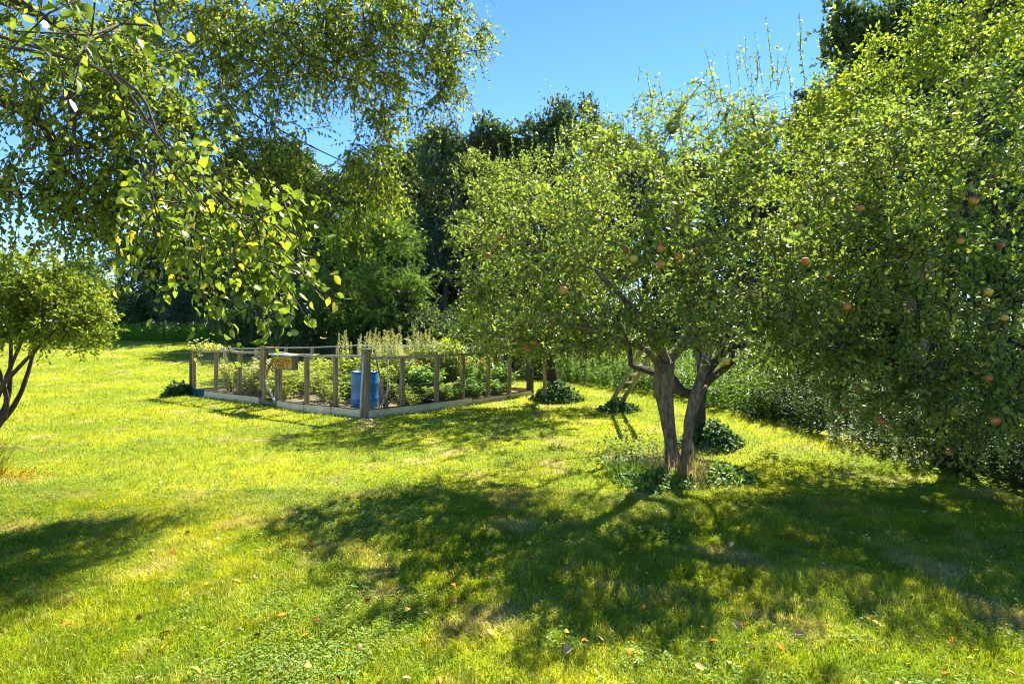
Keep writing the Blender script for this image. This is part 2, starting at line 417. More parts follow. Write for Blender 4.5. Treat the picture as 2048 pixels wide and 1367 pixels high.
class Skel:
    def __init__(s, rng): s.p = []; s.par = []; s.fix = []; s.ok = []; s.rng = rng
    def limb(s, pts, rs, parent=-1, step=.12, ok=True, wob=.0):
        """a hand-placed limb through pts with radii rs; returns the index of its last node"""
        pts = np.array(pts, float); last = parent
        for i in range(len(pts) - 1):
            a = pts[max(i - 1, 0)]; b = pts[i]; c = pts[i + 1]; d = pts[min(i + 2, len(pts) - 1)]
            n = max(2, int(np.linalg.norm(c - b) / step))
            for k in range(n + (1 if i == len(pts) - 2 else 0)):
                t = k / n
                q = .5 * ((2 * b) + (-a + c) * t + (2 * a - 5 * b + 4 * c - d) * t * t + (-a + 3 * b - 3 * c + d) * t ** 3)
                if i + k > 0: q = q + s.rng.normal(size=3) * wob
                s.p.append(q); s.par.append(last); s.fix.append(rs[i] * (1 - t) + rs[i + 1] * t); s.ok.append(ok and (i > 0 or len(pts) == 2))
                last = len(s.p) - 1
        return last
    def grow(s, pts, step=.3, wob=.05, dirw=.5, arch=.12):
        P = list(s.p)
        root = np.array(s.p[0])
        ok_nodes = np.array([i for i, o in enumerate(s.ok) if o])
        d0 = np.array([np.min(np.linalg.norm(np.array([P[i] for i in ok_nodes[::3]]) - q, axis=1)) for q in pts])
        tips = np.zeros(len(pts), int)
        cap = len(P) + len(pts) * 14
        A = np.zeros((cap, 3)); A[:len(P)] = np.array(P); okA = np.zeros(cap, bool); okA[:len(P)] = s.ok
        n = len(P)
        for j in np.argsort(d0):
            q = pts[j]
            dv = q - A[:n]; dist = np.linalg.norm(dv, axis=1)
            out = unit(A[:n] - root) ; al = (dv * out).sum(1) / np.maximum(dist, 1e-6)
            cost = dist * (1 + dirw * (1 - al)) + np.where(okA[:n], 0, 1e6)
            k = int(np.argmin(cost)); a = A[k].copy(); dd = dist[k]
            m = min(12, max(1, int(dd / step)))
            last = k
            for t in range(1, m + 1):
                f = t / m
                x = a + (q - a) * f
                x[2] += arch * dd * math.sin(math.pi * f)
                if t < m: x += s.rng.normal(size=3) * wob
                s.p.append(x); s.par.append(last); s.fix.append(0); s.ok.append(True)
                A[n] = x; okA[n] = True; last = n; n += 1
            tips[j] = last
        return tips
    def mesh(s, tip=.004, e=2.3, mb=None, rough=.2, keep=0.0):
        n = len(s.p); P = np.array(s.p); par = np.array(s.par)
        acc = np.zeros(n); ch = [[] for _ in range(n)]
        for i in range(n - 1, -1, -1):
            if acc[i] == 0: acc[i] = tip ** e
            if par[i] >= 0: acc[par[i]] += acc[i]; ch[par[i]].append(i)
        r = acc ** (1 / e)
        for i in range(n):
            if s.fix[i] > 0: r[i] = s.fix[i]
        for i in range(n):          # a child is never thicker than its parent limb
            if par[i] >= 0 and s.fix[i] == 0: r[i] = min(r[i], r[par[i]] * .85 if s.fix[par[i]] > 0 else r[par[i]])
        mb = mb or MB()
        starts = [(i, -1) for i in range(n) if par[i] < 0]
        while starts:
            i, pr = starts.pop()
            chain = [i] if pr < 0 else [pr, i]
            cur = i
            while ch[cur]:
                c = sorted(ch[cur], key=lambda q: (-(s.fix[q] > 0 and s.fix[cur] > 0), -r[q]))
                for o in c[1:]: starts.append((o, cur))
                cur = c[0]; chain.append(cur)
            if len(chain) < 2: continue
            rr = [r[q] for q in chain]
            if pr >= 0: rr[0] = min(rr[0], rr[1] * 1.25)
            if max(rr) < keep: continue
            m_ = max(rr); sides = 16 if m_ > .07 else 8 if m_ > .03 else 5 if m_ > .012 else 3
            mb.tube([P[q] for q in chain], rr, sides, rough if m_ > .03 else 0)
        return mb

def tree(name, label, cat, base, limbs, specs, leafmat, barkmat, seed, tw=(6, .38, 13), size=.055, wid=.62, up=.9, shoots=None,
         tpl='simple', droop=.25, hang=0., group=None, step=.3, spread=.8, shell=.45, extra=None, keep=0.0, bias=(0, 0, .15), apples=None, twigs=True, arch=.12):
    rng = np.random.default_rng(seed)
    root = empty(name, base, label, cat, group)
    sk = Skel(rng)
    ends = {}
    for key, par, pts, rs in limbs:
        ends[key] = sk.limb(pts, rs, ends.get(par, -1) if par else -1, ok=(key[0] != '_'))
    C = ellipsoids(rng, specs, shell)
    if extra is not None: C = np.concatenate([C, extra])
    C = C[C[:, 2] > .25]
    sk.grow(C, step, arch=arch)
    mb = sk.mesh(keep=keep)
    cl = Cloud()
    K, L, per = tw
    b = np.repeat(C, K, 0)
    mid = C.mean(0)
    d = unit(rand_dirs(rng, len(b), bias, 1.0) + unit(b - mid) * .35)
    Ls = L * rng.uniform(.5, 1.2, len(b))
    cl.add(*twig_leaves(rng, b, d, Ls, per, size, droop, spread, up, wid, tpl, hang=hang))
    if twigs:
        for q, dd, l in zip(b[::2], d[::2], Ls[::2]):
            e = q + dd * l; e[2] -= droop * l; m_ = q + dd * l * .5; m_[2] -= droop * .25 * l
            mb.tube([q, m_, e], [.005, .0038, .0018], 3)
    if shoots:
        for bx, by, bz, l, n in shoots:
            for _ in range(max(2, int(n * .55))):
                a = np.array([bx, by, bz]) + rng.normal(size=3) * np.array([.3, .35, .2])
                dv = unit(np.array([rng.normal() * .16, rng.normal() * .16, 1.0])); ll = l * rng.uniform(.25, .8)
                cl.add(*twig_leaves(rng, a[None], dv[None], ll, int(30 * ll / .8), size * .85, -.02, .75, .6, wid, tpl))
                mb.tube([a, a + dv * ll * .5, a + dv * ll], [.004, .003, .001], 3)
    mb.build("trunk", M[barkmat], root)
    cl.build("crown", M[leafmat], root)
    if apples:
        n, mats = apples
        Cl = C[C[:, 2] < np.percentile(C[:, 2], 72)]; ctr = Cl[rng.choice(len(Cl), n * 3)]
        cnt = 0
        for q in ctr:
            if cnt >= n: break
            if q[1] > mid[1] + .5: continue      # those hidden behind the crown are left out
            r = rng.uniform(.030, .042)
            q = q + rng.normal(size=3) * .12; q[1] -= .15; q[2] -= .10
            a = MB(); a.lathe(q, [(.001, .72 * r), (.25 * r, .84 * r), (.6 * r, .86 * r), (.93 * r, .45 * r), (r, 0), (.85 * r, -.5 * r), (.5 * r, -.82 * r), (.2 * r, -.84 * r), (.001, -.76 * r)], 12)
            a.tube([(q[0], q[1], q[2] + .7 * r), (q[0] + .006, q[1], q[2] + 1.6 * r)], .0025, 4)
            a.build("apple", M[mats[cnt % len(mats)]], root)
            cnt += 1
    return root

# ================================================================== THE GROUND
P0 = np.array([-2.627, 10.88]); P1 = np.array([-7.805, 14.86]); P2 = np.array([.44, 14.86]); P3 = P1 + P2 - P0
HEDGE = np.array([(5.6, -3), (5.0, 3.6), (4.85, 5.7), (4.5, 8.1), (4.05, 11.4), (3.35, 14.9), (1.7, 17.6), (-.6, 20.6), (-4.0, 23.5), (-9, 26.5), (-15, 29.5), (-21, 31.5), (-30, 33.5), (-44, 35)])

xs = np.unique(np.concatenate([np.linspace(-420, -40, 24), np.linspace(-40, -12, 40), np.linspace(-12, 12, 121), np.linspace(12, 40, 30), np.linspace(40, 420, 24)]))
ys = np.unique(np.concatenate([np.linspace(-60, 0, 16), np.linspace(0, 20, 101), np.linspace(20, 60, 60), np.linspace(60, 900, 40)]))
gx, gy = np.meshgrid(xs, ys)
gv = np.stack([gx.ravel(), gy.ravel(), gh(gx.ravel(), gy.ravel())], 1)
nx_ = len(xs); ii, jj = np.meshgrid(np.arange(nx_ - 1), np.arange(len(ys) - 1)); b = (jj * nx_ + ii).ravel()
gt = np.concatenate([np.stack([b, b + 1, b + nx_ + 1], 1), np.stack([b, b + nx_ + 1, b + nx_], 1)])
g = big_mesh("lawn_ground", gv, gt, M['lawn'], smooth=True)
setk(g, kind='structure')

def inside_garden(x, y, m=0.0):
    d = np.stack([x - P0[0], y - P0[1]], -1)
    a = (P1 - P0); bb = (P2 - P0)
    det = a[0] * bb[1] - a[1] * bb[0]
    s_ = (d[..., 0] * bb[1] - d[..., 1] * bb[0]) / det; t_ = (a[0] * d[..., 1] - a[1] * d[..., 0]) / det
    return (s_ > -m) & (s_ < 1 + m) & (t_ > -m) & (t_ < 1 + m)

def beyond_hedge(x, y):
    """signed distance beyond the mown edge: positive on the rough side"""
    best = np.full(x.shape, 1e9); sg = np.zeros(x.shape)
    for a, b_ in zip(HEDGE[:-1], HEDGE[1:]):
        d = b_ - a; L2 = d @ d
        t = np.clip(((x - a[0]) * d[0] + (y - a[1]) * d[1]) / L2, 0, 1)
        qx = x - (a[0] + t * d[0]); qy = y - (a[1] + t * d[1]); ds = np.hypot(qx, qy)
        cr = d[0] * (y - a[1]) - d[1] * (x - a[0])
        m = ds < best; best = np.where(m, ds, best); sg = np.where(m, -np.sign(cr), sg)
    return best * sg

# soil bed inside the fence
mb = MB()
n_ = 14
vs = []; 
for i in range(n_ + 1):
    for j in range(n_ + 1):
        q = P0 + (P1 - P0) * (.008 + .984 * i / n_) + (P2 - P0) * (.008 + .984 * j / n_)
        vs.append((q[0], q[1], float(gh(q[0], q[1])) + .05 + .05 * float(vnoise(q[0], q[1], 2.2, 4))))
fs = [(i * (n_ + 1) + j, (i + 1) * (n_ + 1) + j, (i + 1) * (n_ + 1) + j + 1, i * (n_ + 1) + j + 1) for i in range(n_) for j in range(n_)]
mb.add(vs, [f[::-1] for f in fs], True)
o = mb.build("garden_soil", M['soil']); setk(o, kind='structure')

# ------------------------------------------------------------------ grass blades: one lawn of blades
def blades(n_try, y0, y1, dens, rng):
    ys_ = rng.uniform(y0, y1, n_try); xs_ = rng.uniform(-1, 1, n_try) * (.92 * ys_ + .8)
    # uniform in x given y, so weight by width
    wgt = (.92 * ys_ + .8) / (.92 * y1 + .8)
    k = rng.random(n_try) < wgt * dens(ys_)
    xs_, ys_ = xs_[k], ys_[k]
    k = (~inside_garden(xs_, ys_, .01)) & (beyond_hedge(xs_, ys_) < .5 * (vnoise(xs_, ys_, 1.2, 7)))
    return xs_[k], ys_[k]
def blade_mesh(x, y, rng):
    n = len(x)
    f = np.maximum(1, y / 4.5)
    cl = vnoise(x, y, 2.3, 3); cl2 = vnoise(x, y, 7, 8)
    h = (.015 + .040 * cl ** 1.3 * rng.random(n) + .022 * cl2 + .012 * rng.random(n)) * f ** .25
    # a longer streak of grass the mower missed
    h *= 1 + .8 * np.exp(-((y - 4.0 + .25 * (x - 1.2)) / .22) ** 2) * (x > .4) * (x < 2.6)
    wd = .0036 * f ** .85 * rng.uniform(.7, 1.4, n)
    a = rng.uniform(0, 2 * np.pi, n); wa = 1.5 * vnoise(x, y, 1.1, 12) * 6
    lean = rng.normal(.55, .40, n).clip(-.2, 1.6)
    la = np.where(rng.random(n) < .4, wa, a + rng.normal(size=n))
    lx, ly = np.cos(la) * lean, np.sin(la) * lean
    sx, sy = -np.sin(a) * wd / 2, np.cos(a) * wd / 2
    z0 = gh(x, y) - .004
    V = np.zeros((n, 5, 3))
    V[:, 0] = np.stack([x - sx, y - sy, z0], 1); V[:, 1] = np.stack([x + sx, y + sy, z0], 1)
    mx, my, mz = x + lx * h * .42, y + ly * h * .42, z0 + h * .62
    V[:, 2] = np.stack([mx + sx * .85, my + sy * .85, mz], 1); V[:, 3] = np.stack([mx - sx * .85, my - sy * .85, mz], 1)
    V[:, 4] = np.stack([x + lx * h * 1.15, y + ly * h * 1.15, z0 + h * np.clip(1.0 - .25 * lean, .3, 1.1)], 1)
    T = np.array([(0, 1, 2), (0, 2, 3), (3, 2, 4)])[None] + (np.arange(n) * 5)[:, None, None]
    rv = np.clip(.75 * rng.random(n) + .25 * cl2, 0, 1)
    return V.reshape(-1, 3), T.reshape(-1, 3), np.repeat(rv, 5)
rg = np.random.default_rng(21)
c = Cloud()
x_, y_ = blades(900000, .3, 6, lambda y: np.where(y < 1.8, .25, 1.0), rg); c.add(*blade_mesh(x_, y_, rg))
x_, y_ = blades(2600000, 6, 30, lambda y: (6 / y) ** 1.9, rg); c.add(*blade_mesh(x_, y_, rg))
o = c.build("lawn_grass", M['blade']); setk(o, "short mown lawn grass, yellow green with straw and clover patches", "grass", kind="stuff")

# clover and broad-leaved weeds in the lawn
rg = np.random.default_rng(22)
n = 260000
y_ = rg.uniform(1.5, 10, n); x_ = rg.uniform(-1, 1, n) * (.92 * y_ + .6)
k = (vnoise(x_, y_, 1.4, 31) * .5 + vnoise(x_, y_, 5, 33) * .3 + .45 * rg.random(n) > .82) & (rg.random(n) < np.minimum(1, 4.5 / y_)) & ~inside_garden(x_, y_, .01) & (beyond_hedge(x_, y_) < .1)
x_, y_ = x_[k], y_[k]; n = len(x_)
f = np.maximum(1, y_ / 5)
pos = np.stack([x_, y_, gh(x_, y_) + .018 + .022 * rg.random(n)], 1)
c = Cloud()
for t in range(3):
    a = rg.uniform(0, 6.28, n) + t * 2.09
    dr = np.stack([np.cos(a), np.sin(a), rg.normal(size=n) * .15], 1)
    nr = np.stack([rg.normal(size=n) * .25, rg.normal(size=n) * .25, np.ones(n)], 1)
    ln = .011 * f ** .6 * rg.uniform(.7, 1.4, n)
    c.add(*leaf_arrays(pos, dr, nr, ln, ln * 1.05, rg.random(n), 'simple'))
o = c.build("lawn_clover", M['clover_leaf']); setk(o, "low patches of clover mixed into the lawn", "clover", kind="stuff")

# rough plants standing beyond the mown edge
def stem_plants(cl, x, y, h, rng, nl=34, ln=.085, wd=.26, tpl='simple', lo=.05):
    n = len(x)
    lean = rng.normal(size=(n, 2)) * .10
    s = np.tile(np.linspace(lo, 1, nl), (n, 1)) + rng.normal(size=(n, nl)) * .01
    hh = h[:, None]
    z0 = gh(x, y)[:, None]
    p = np.stack([x[:, None] + lean[:, :1] * s * s * hh, y[:, None] + lean[:, 1:] * s * s * hh, z0 + s * hh], -1).reshape(-1, 3)
    a = rng.uniform(0, 6.28, n * nl)
    ss = s.ravel()
    d = np.stack([np.cos(a), np.sin(a), .35 + .9 * np.clip(ss - .6, 0, 1) + rng.normal(size=n * nl) * .2], 1)
    nr = np.stack([-np.cos(a) * .4, -np.sin(a) * .4, np.ones(n * nl)], 1) + rng.normal(size=(n * nl, 3)) * .25
    L = ln * (1.15 - .55 * ss) * rng.uniform(.7, 1.25, n * nl)
    cl.add(*leaf_arrays(p, d, nr, L, L * wd, np.clip(np.repeat(rng.random(n), nl) * .5 + rng.random(n * nl) * .35 + .15 * ss, 0, 1), tpl))
def band(n, d0, d1, y0, y1, rng, x0=-46, x1=10):
    x = rng.uniform(x0, x1, n * 30); y = rng.uniform(y0, y1, n * 30)
    d = beyond_hedge(x, y) + .35 * (vnoise(x, y, .9, 41) - .5)
    k = (d > d0) & (d < d1); x, y = x[k], y[k]
    return x[:n], y[:n]
rg = np.random.default_rng(31)
c = Cloud()
x_, y_ = band(1300, .15, 2.6, 10.5, 20, rg, 1, 8)
stem_plants(c, x_, y_, rg.uniform(.55, 1.0, len(x_)) + .35 * vnoise(x_, y_, .7, 51), rg, 44, .10, .24)
o = c.build("roadside_weeds", M['weed_leaf']); o.name = "tall_weeds"; setk(o, "dense tall green weeds along the mown path, right of the ladder", "weeds", kind="stuff")
c = Cloud()
x_, y_ = band(1700, .1, 2.6, 2.5, 11.2, rg, 3.5, 9)
stem_plants(c, x_, y_, rg.uniform(.3, .8, len(x_)) * (.7 + .7 * vnoise(x_, y_, .9, 55)) + .05, rg, 30, .08, .34)
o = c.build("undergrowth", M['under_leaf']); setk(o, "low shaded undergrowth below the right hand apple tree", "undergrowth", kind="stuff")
c = Cloud()
x_, y_ = band(2600, .0, 2.8, 19, 36, rg, -40, 2)
stem_plants(c, x_, y_, rg.uniform(.62, .95, len(x_)), rg, 26, .17, .20)
o = c.build("meadow_grass", M['meadow_leaf']); setk(o, "band of tall bright green meadow grass at the far edge of the lawn", "tall grass", kind="stuff")

# ================================================================== THE FOREST BEHIND
rngF = np.random.default_rng(77)
def forest_tree(name, label, base, H, cw, leaf, seed, size=.17, clumps=230, gaps=.45, low=.28, tw=(7, .75, 11), bark='bark_forest', wid=.6, stems=1, nclump=16):
    rng = np.random.default_rng(seed)
    x, y, z = base
    limbs = []; 
    for q in range(stems):
        a = rng.uniform(0, 6.28); sp = 0 if stems == 1 else .08 * H
        limbs.append(('t%d' % q, None, [(x + .15 * math.cos(a) * (stems > 1), y + .15 * math.sin(a) * (stems > 1), z - .1), (x + sp * .4 * math.cos(a), y + sp * .4 * math.sin(a), z + .3 * H), (x + sp * math.cos(a) + rng.normal() * .2, y + sp * math.sin(a) + rng.normal() * .2, z + .72 * H)], [.022 * H / stems ** .4, .016 * H / stems ** .4, .006 * H]))
    specs = []
    for k in range(nclump):
        u = rng.random(); hh = low + (1 - low) * (k + .5) / nclump
        prof = math.sin(math.pi * min(1, (hh - low * .6) / (1.12 - low * .6)) ** .8) ** .7
        a = rng.uniform(0, 6.28) + k * 2.4; rr = cw * prof * rng.uniform(.35, .8)
        r = cw * rng.uniform(.34, .52) * (.75 + .4 * prof)
        specs.append(((x + rr * math.cos(a), y + rr * math.sin(a), z + H * hh - r * .35), (r, r, r * .62), int(clumps / 10)))
    specs.append(((x, y, z + H * .93), (cw * .32, cw * .32, H * .07), int(clumps / 14)))
    return tree(name, label, "tree", (x, y, z), limbs, specs, leaf, bark, seed, tw=tw, size=size, wid=wid, up=.8, droop=.2, step=.9, twigs=False, keep=.012, shell=.5, group="trees of the wood behind the garden", bias=(0, 0, .1), arch=.05)

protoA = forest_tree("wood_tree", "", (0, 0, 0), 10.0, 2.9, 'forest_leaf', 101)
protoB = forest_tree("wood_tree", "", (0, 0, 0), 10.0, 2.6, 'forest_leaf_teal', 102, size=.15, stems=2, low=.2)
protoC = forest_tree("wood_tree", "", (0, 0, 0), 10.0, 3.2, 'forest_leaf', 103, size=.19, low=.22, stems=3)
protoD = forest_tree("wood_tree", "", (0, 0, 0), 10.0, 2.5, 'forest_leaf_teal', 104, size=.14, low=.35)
protos = [protoA, protoB, protoC, protoD]
used = set()
def put_tree(k, X, Ytop, d, label, wscale=1.0, dz=0):
    x = (X - 1024) / F * d; z = float(gh(x, d))
    H = EYE + (659 - Ytop) / F * d - z
    p = protos[k]
    o = p if k not in used else copy_tree(p)
    used.add(k)
    s = H / 10.2
    o.location = (x, d, z); o.rotation_euler = (0, 0, rngF.uniform(0, 6.28)); o.scale = (s * wscale, s * wscale, s)
    o["label"] = label
    return o
FT = [
 # k, X, Ytop, depth, label
 (2, 60, 560, 47, "low dark tree at the far left edge of the wood, behind the left shrub", 1.5),
 (0, 170, 515, 54, "dark tree at the left end of the wood where the sky meets its crown", 1.4),
 (1, 270, 490, 50, "dark tree above the tall grass band, left of the garden corner", 1.35),
 (2, 370, 440, 47, "dark wood tree behind the left corner post of the garden", 1.3),
 (0, 450, 400, 46, "dark wood tree behind the hanging branch, left of the gate", 1.2),
 (3, 520, 330, 42, "dark wood tree rising straight behind the garden gate", 1.2),
 (0, 590, 290, 39, "yellowish topped wood tree right of the gate, behind the hanging twigs", 1.1),
 (1, 665, 345, 31, "wood tree with thin pale stems left of the feathery light green tree", 1.15),
 (3, 740, 390, 33, "dark wood tree whose top shows just over the feathery light green tree", 1.2),
 (0, 800, 300, 33, "dark wood tree just left of the tallest tree in the middle", 1.0),
 (1, 880, 250, 31, "tall dark teal tree in the middle of the wood", .85),
 (3, 955, 262, 32, "tall dark tree between the middle of the wood and the apple crowns", .85),
 (2, 1030, 245, 33, "wood tree with an olive crown rising behind the left edge of the apple crowns", .85),
 (0, 1110, 205, 34, "highest crown of the wood above the left side of the apple trees", .8),
 (1, 1190, 250, 36, "wood tree showing behind the thin apple shoots", .9),
 (3, 1290, 300, 36, "wood tree hidden low behind the middle of the apple crowns", 1.0),
 (2, 1390, 300, 34, "wood tree behind the ladder and the dark apple trunk", 1.0),
 (0, 1490, 280, 31, "wood tree behind the tallest apple shoots", 1.0),
 (1, 1590, 235, 27, "wood tree at the dip of sky right of the apple shoots", .9),
 (2, 560, 330, 43, "back row wood tree filling the gap above the gate", 1.4),
 (0, 480, 360, 52, "back row wood tree left of the gate behind the nearer crowns", 1.4),
 (2, 700, 340, 40, "back row wood tree behind the thin pale stems", 1.3),
 (0, 850, 290, 38, "back row wood tree left of the tallest dark tree", 1.1),
 (2, 920, 290, 38, "back row wood tree between the two tall dark trees", 1.1),
 (2, 400, 430, 54, "back row wood tree above the left end of the fence", 1.4),
 (3, 1665, 150, 24, "wood tree with dark twigs standing against the sky at upper right", .75),
 (2, 1760, 10, 22, "dark reddish topped tree reaching the top edge at upper right", .75),
 (0, 1880, -60, 21, "tall dark wood tree behind the bright leaves at upper right", .8),
 (1, 2010, -90, 19, "dark wood tree at the top right corner", .85),
 (3, 2120, -40, 15, "dark wood tree beyond the right edge behind the apple branches", .9),
]
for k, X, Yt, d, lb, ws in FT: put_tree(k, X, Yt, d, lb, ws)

# dark bushes filling the foot of the wood
def bush(name, label, base, r, h, leaf, seed, size=.12, n=60, group=None, tw=(6, .45, 9), stems=4, wid=.5, tpl='simple', cat="bush", bark='bark_dark', up=.8, hang=0.):
    rng = np.random.default_rng(seed); x, y, z = base
    limbs = []
    for q in range(stems):
        a = 6.28 * q / stems + rng.normal() * .4
        limbs.append(('t%d' % q, None, [(x + .06 * math.cos(a), y + .06 * math.sin(a), z - .04), (x + .25 * r * math.cos(a), y + .25 * r * math.sin(a), z + .3 * h), (x + .5 * r * math.cos(a), y + .5 * r * math.sin(a), z + .6 * h)], [.03 * h ** .5, .02 * h ** .5, .008]))
    specs = []
    for k in range(9):
        a = rng.uniform(0, 6.28); rr = r * rng.uniform(.2, .65); hz = rng.uniform(.2, .78)
        q = r * rng.uniform(.35, .55)
        specs.append(((x + rr * math.cos(a), y + rr * math.sin(a), z + h * hz), (q, q, h * .26), max(3, n // 9)))
    return tree(name, label, cat, (x, y, z), limbs, specs, leaf, bark, seed, tw=tw, size=size, wid=wid, up=up, step=.4, twigs=False, keep=.008, group=group, shell=.5, arch=.05, tpl=tpl, hang=hang)
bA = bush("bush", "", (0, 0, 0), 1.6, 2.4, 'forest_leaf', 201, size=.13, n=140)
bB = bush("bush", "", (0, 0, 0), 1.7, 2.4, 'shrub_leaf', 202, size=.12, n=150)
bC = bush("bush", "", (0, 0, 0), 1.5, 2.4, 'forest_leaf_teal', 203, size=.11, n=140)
bp = [bA, bB, bC]; bu = set()
BU = [(150, 590, 44, 0), (215, 560, 42, 1), (300, 545, 40, 0), (380, 560, 37, 2), (445, 590, 32, 1), (500, 600, 25, 0), (560, 570, 25, 2), (620, 600, 23.5, 1), (685, 620, 22.5, 0), (750, 600, 22.5, 2), (815, 560, 23, 0),
      (880, 600, 22, 2), (940, 640, 20.5, 1), (1000, 640, 20, 0), (1060, 600, 21, 2), (1130, 640, 21, 1), (1200, 620, 21, 0), (1280, 600, 20, 2), (1360, 590, 19, 1), (1450, 560, 18.5, 0), (1540, 560, 16.5, 2), (1640, 560, 14.5, 0), (1750, 560, 12.5, 1),
      (1880, 600, 11.4, 2), (2010, 600, 10.2, 0), (1560, 700, 13.2, 1), (1660, 740, 11.2, 1)]
PLACE_WORDS = ["behind the left shrub", "left end above the tall grass", "over the middle of the tall grass", "right end above the tall grass", "behind the left garden corner", "left of the gate", "behind the gate", "just right of the gate",
  "behind the tool box", "behind the left half of the tall flower spikes", "at the foot of the feathery tree", "behind the bare back rail", "pale green one over the back rail of the garden", "left of the small apple trunk", "behind the small apple trunk",
  "right of the small apple trunk", "left of the ladder top", "behind the ladder top", "behind the main apple trunk", "right of the dark apple trunk", "behind the low right branches", "behind the middle of the right apple tree", "right behind the hanging apples",
  "behind the right apple trunk", "at the right edge in deep shade", "low one at the weeds right of the dark trunk", "low one behind the pale spiky weeds"]
for (X, Yt, d, k), pw in zip(BU, PLACE_WORDS):
    x = (X - 1024) / F * d; z = float(gh(x, d)); H = EYE + (659 - Yt) / F * d - z
    o = bp[k] if k not in bu else copy_tree(bp[k]); bu.add(k)
    s = max(.5, H / 2.45); o.location = (x, d, z); o.rotation_euler = (0, 0, rngF.uniform(0, 6.28)); o.scale = (max(s, .75), max(s, .75), s)
    setk(o, "leafy bush in the wood, " + pw, "bush", "bushes at the foot of the wood")

# feathery light green tree in the middle distance
d = 22.5; x = (742 - 1024) / F * d; z = float(gh(x, d))
specs = []
rng = np.random.default_rng(9)
for (X, Y, rx, rz, n, dd) in [(740, 470, 1.1, .55, 26, 0), (690, 500, .9, .4, 20, .3), (800, 490, .9, .4, 20, -.2), (660, 570, 1.0, .45, 22, 0), (735, 560, 1.2, .5, 26, -.8), (810, 570, .9, .5, 20, .2), (680, 630, 1.2, .4, 22, .1), (760, 640, 1.4, .4, 26, -.6), (720, 440, .5, .3, 10, .2), (780, 445, .5, .25, 10, .2), (850, 640, .9, .35, 14, .4)]:
    c_ = PX(X, Y, d + dd); specs.append((tuple(c_), (rx, rx * 1.1, rz), n))
tree("feathery_tree", "light green feathery layered tree standing in front of the dark wood, behind the garden", "tree", (x, d, z),
     [('t', None, [(x, d, z - .1), (x + .1, d, z + 1.6), (x + .05, d + .1, z + 4.2)], [.13, .09, .03])], specs, 'locust_leaf', 'bark_forest', 55, tw=(9, .75, 22), size=.11, wid=.34, up=1.3, spread=.5, droop=.12, step=.5, twigs=False, keep=.01, arch=.05, bias=(0, 0, .0))

# ================================================================== THE APPLE TREES
A0 = PX(1352, 945, 6.75); A0[2] = float(gh(A0[0], A0[1])) - .05
def P(X, Y, d): return tuple(PX(X, Y, d))
limbsA = [
 ('_a', None, [tuple(A0 + [-.05, 0, 0]), P(1345, 915, 6.75), P(1340, 875, 6.75), P(1330, 800, 6.75), P(1327, 760, 6.75), P(1333, 722, 6.75)], [.12, .085, .068, .088, .112, .085]),
 ('a1', '_a', [P(1332, 722, 6.75), P(1308, 680, 6.6), P(1284, 640, 6.4), P(1240, 590, 6.2), P(1190, 540, 6.1)], [.065, .055, .045, .032, .018]),
 ('a2', '_a', [P(1330, 730, 6.75), P(1360, 690, 6.9), P(1390, 640, 7.1), P(1430, 560, 7.3), P(1450, 460, 7.4)], [.06, .05, .042, .032, .018]),
 ('a3', '_a', [P(1322, 745, 6.7), P(1306, 712, 6.4), P(1270, 690, 6.0), P(1210, 668, 5.7), P(1140, 650, 5.6)], [.05, .035, .028, .02, .012]),
 ('_b', None, [tuple(A0 + [.10, .02, 0]), P(1374, 890, 6.75), P(1380, 825, 6.7), P(1396, 770, 6.75), P(1412, 725, 6.8)], [.075, .055, .052, .047, .045]),
 ('b1', '_b', [P(1412, 725, 6.8), P(1450, 690, 6.7), P(1520, 650, 6.5), P(1610, 610, 6.3), P(1700, 590, 6.3)], [.042, .045, .036, .026, .012]),
 ('b2', '_b', [P(1410, 740, 6.8), P(1424, 680, 7.1), P(1460, 600, 7.4), P(1500, 480, 7.7), P(1530, 360, 7.8)], [.042, .038, .034, .026, .014]),
 ('_c', None, [P(1384, 838, 6.7), P(1398, 800, 6.72), P(1412, 770, 6.76)], [.03, .026, .016]),
]
specA = [
 (P(1060, 560, 7.0), (.95, 0.99, .80), 45), (P(1010, 640, 6.8), (.55, 0.68, .42), 23), (P(1140, 480, 6.9), (1.1, 1.14, .85), 51), (P(1120, 650, 6.2), (.9, 0.84, .33), 29),
 (P(1260, 400, 6.8), (1.1, 1.14, .80), 51), (P(1260, 560, 6.1), (1.0, 0.91, .62), 42), (P(1400, 340, 6.9), (1.0, 1.06, .85), 48), (P(1400, 480, 6.0), (1.0, 0.84, .75), 45),
 (P(1520, 380, 6.9), (1.0, 1.06, .90), 45), (P(1500, 560, 6.0), (.9, 0.76, .60), 37), (P(1620, 500, 6.8), (.9, 0.99, .75), 37), (P(1600, 620, 6.2), (.8, 0.68, .40), 26),
 (P(1380, 660, 5.3), (.42, 0.38, .16), 8), (P(1210, 655, 5.8), (.7, 0.61, .25), 18), (P(1000, 460, 7.6), (.6, 0.68, .6), 21), (P(1480, 640, 5.9), (.7, 0.53, .25), 18),
]
def top(X, Y, d, l, n): q = PX(X, Y, d); return (q[0], q[1], q[2], l, n)
tree("apple_tree", "main apple tree with two grey trunks rising from a dry grass tuft", "apple tree", tuple(A0 + [0, 0, .05]), limbsA, specA, 'apple_leaf', 'bark_grey', 41,
     tw=(7, .29, 7), size=.054, apples=(34, ['apple', 'apple_gold', 'apple']), step=.28,
     shoots=[top(1270, 265, 6.2, .75, 6), top(1340, 250, 6.4, .5, 8), top(1440, 225, 6.9, .7, 14), top(1500, 205, 7.1, .9, 18), top(1535, 190, 7.3, .95, 18), top(1380, 240, 6.8, .6, 6), top(1590, 240, 7.2, .5, 6), top(1220, 290, 6.6, .6, 6), top(1150, 340, 6.8, .7, 6)],
     tpl='full')

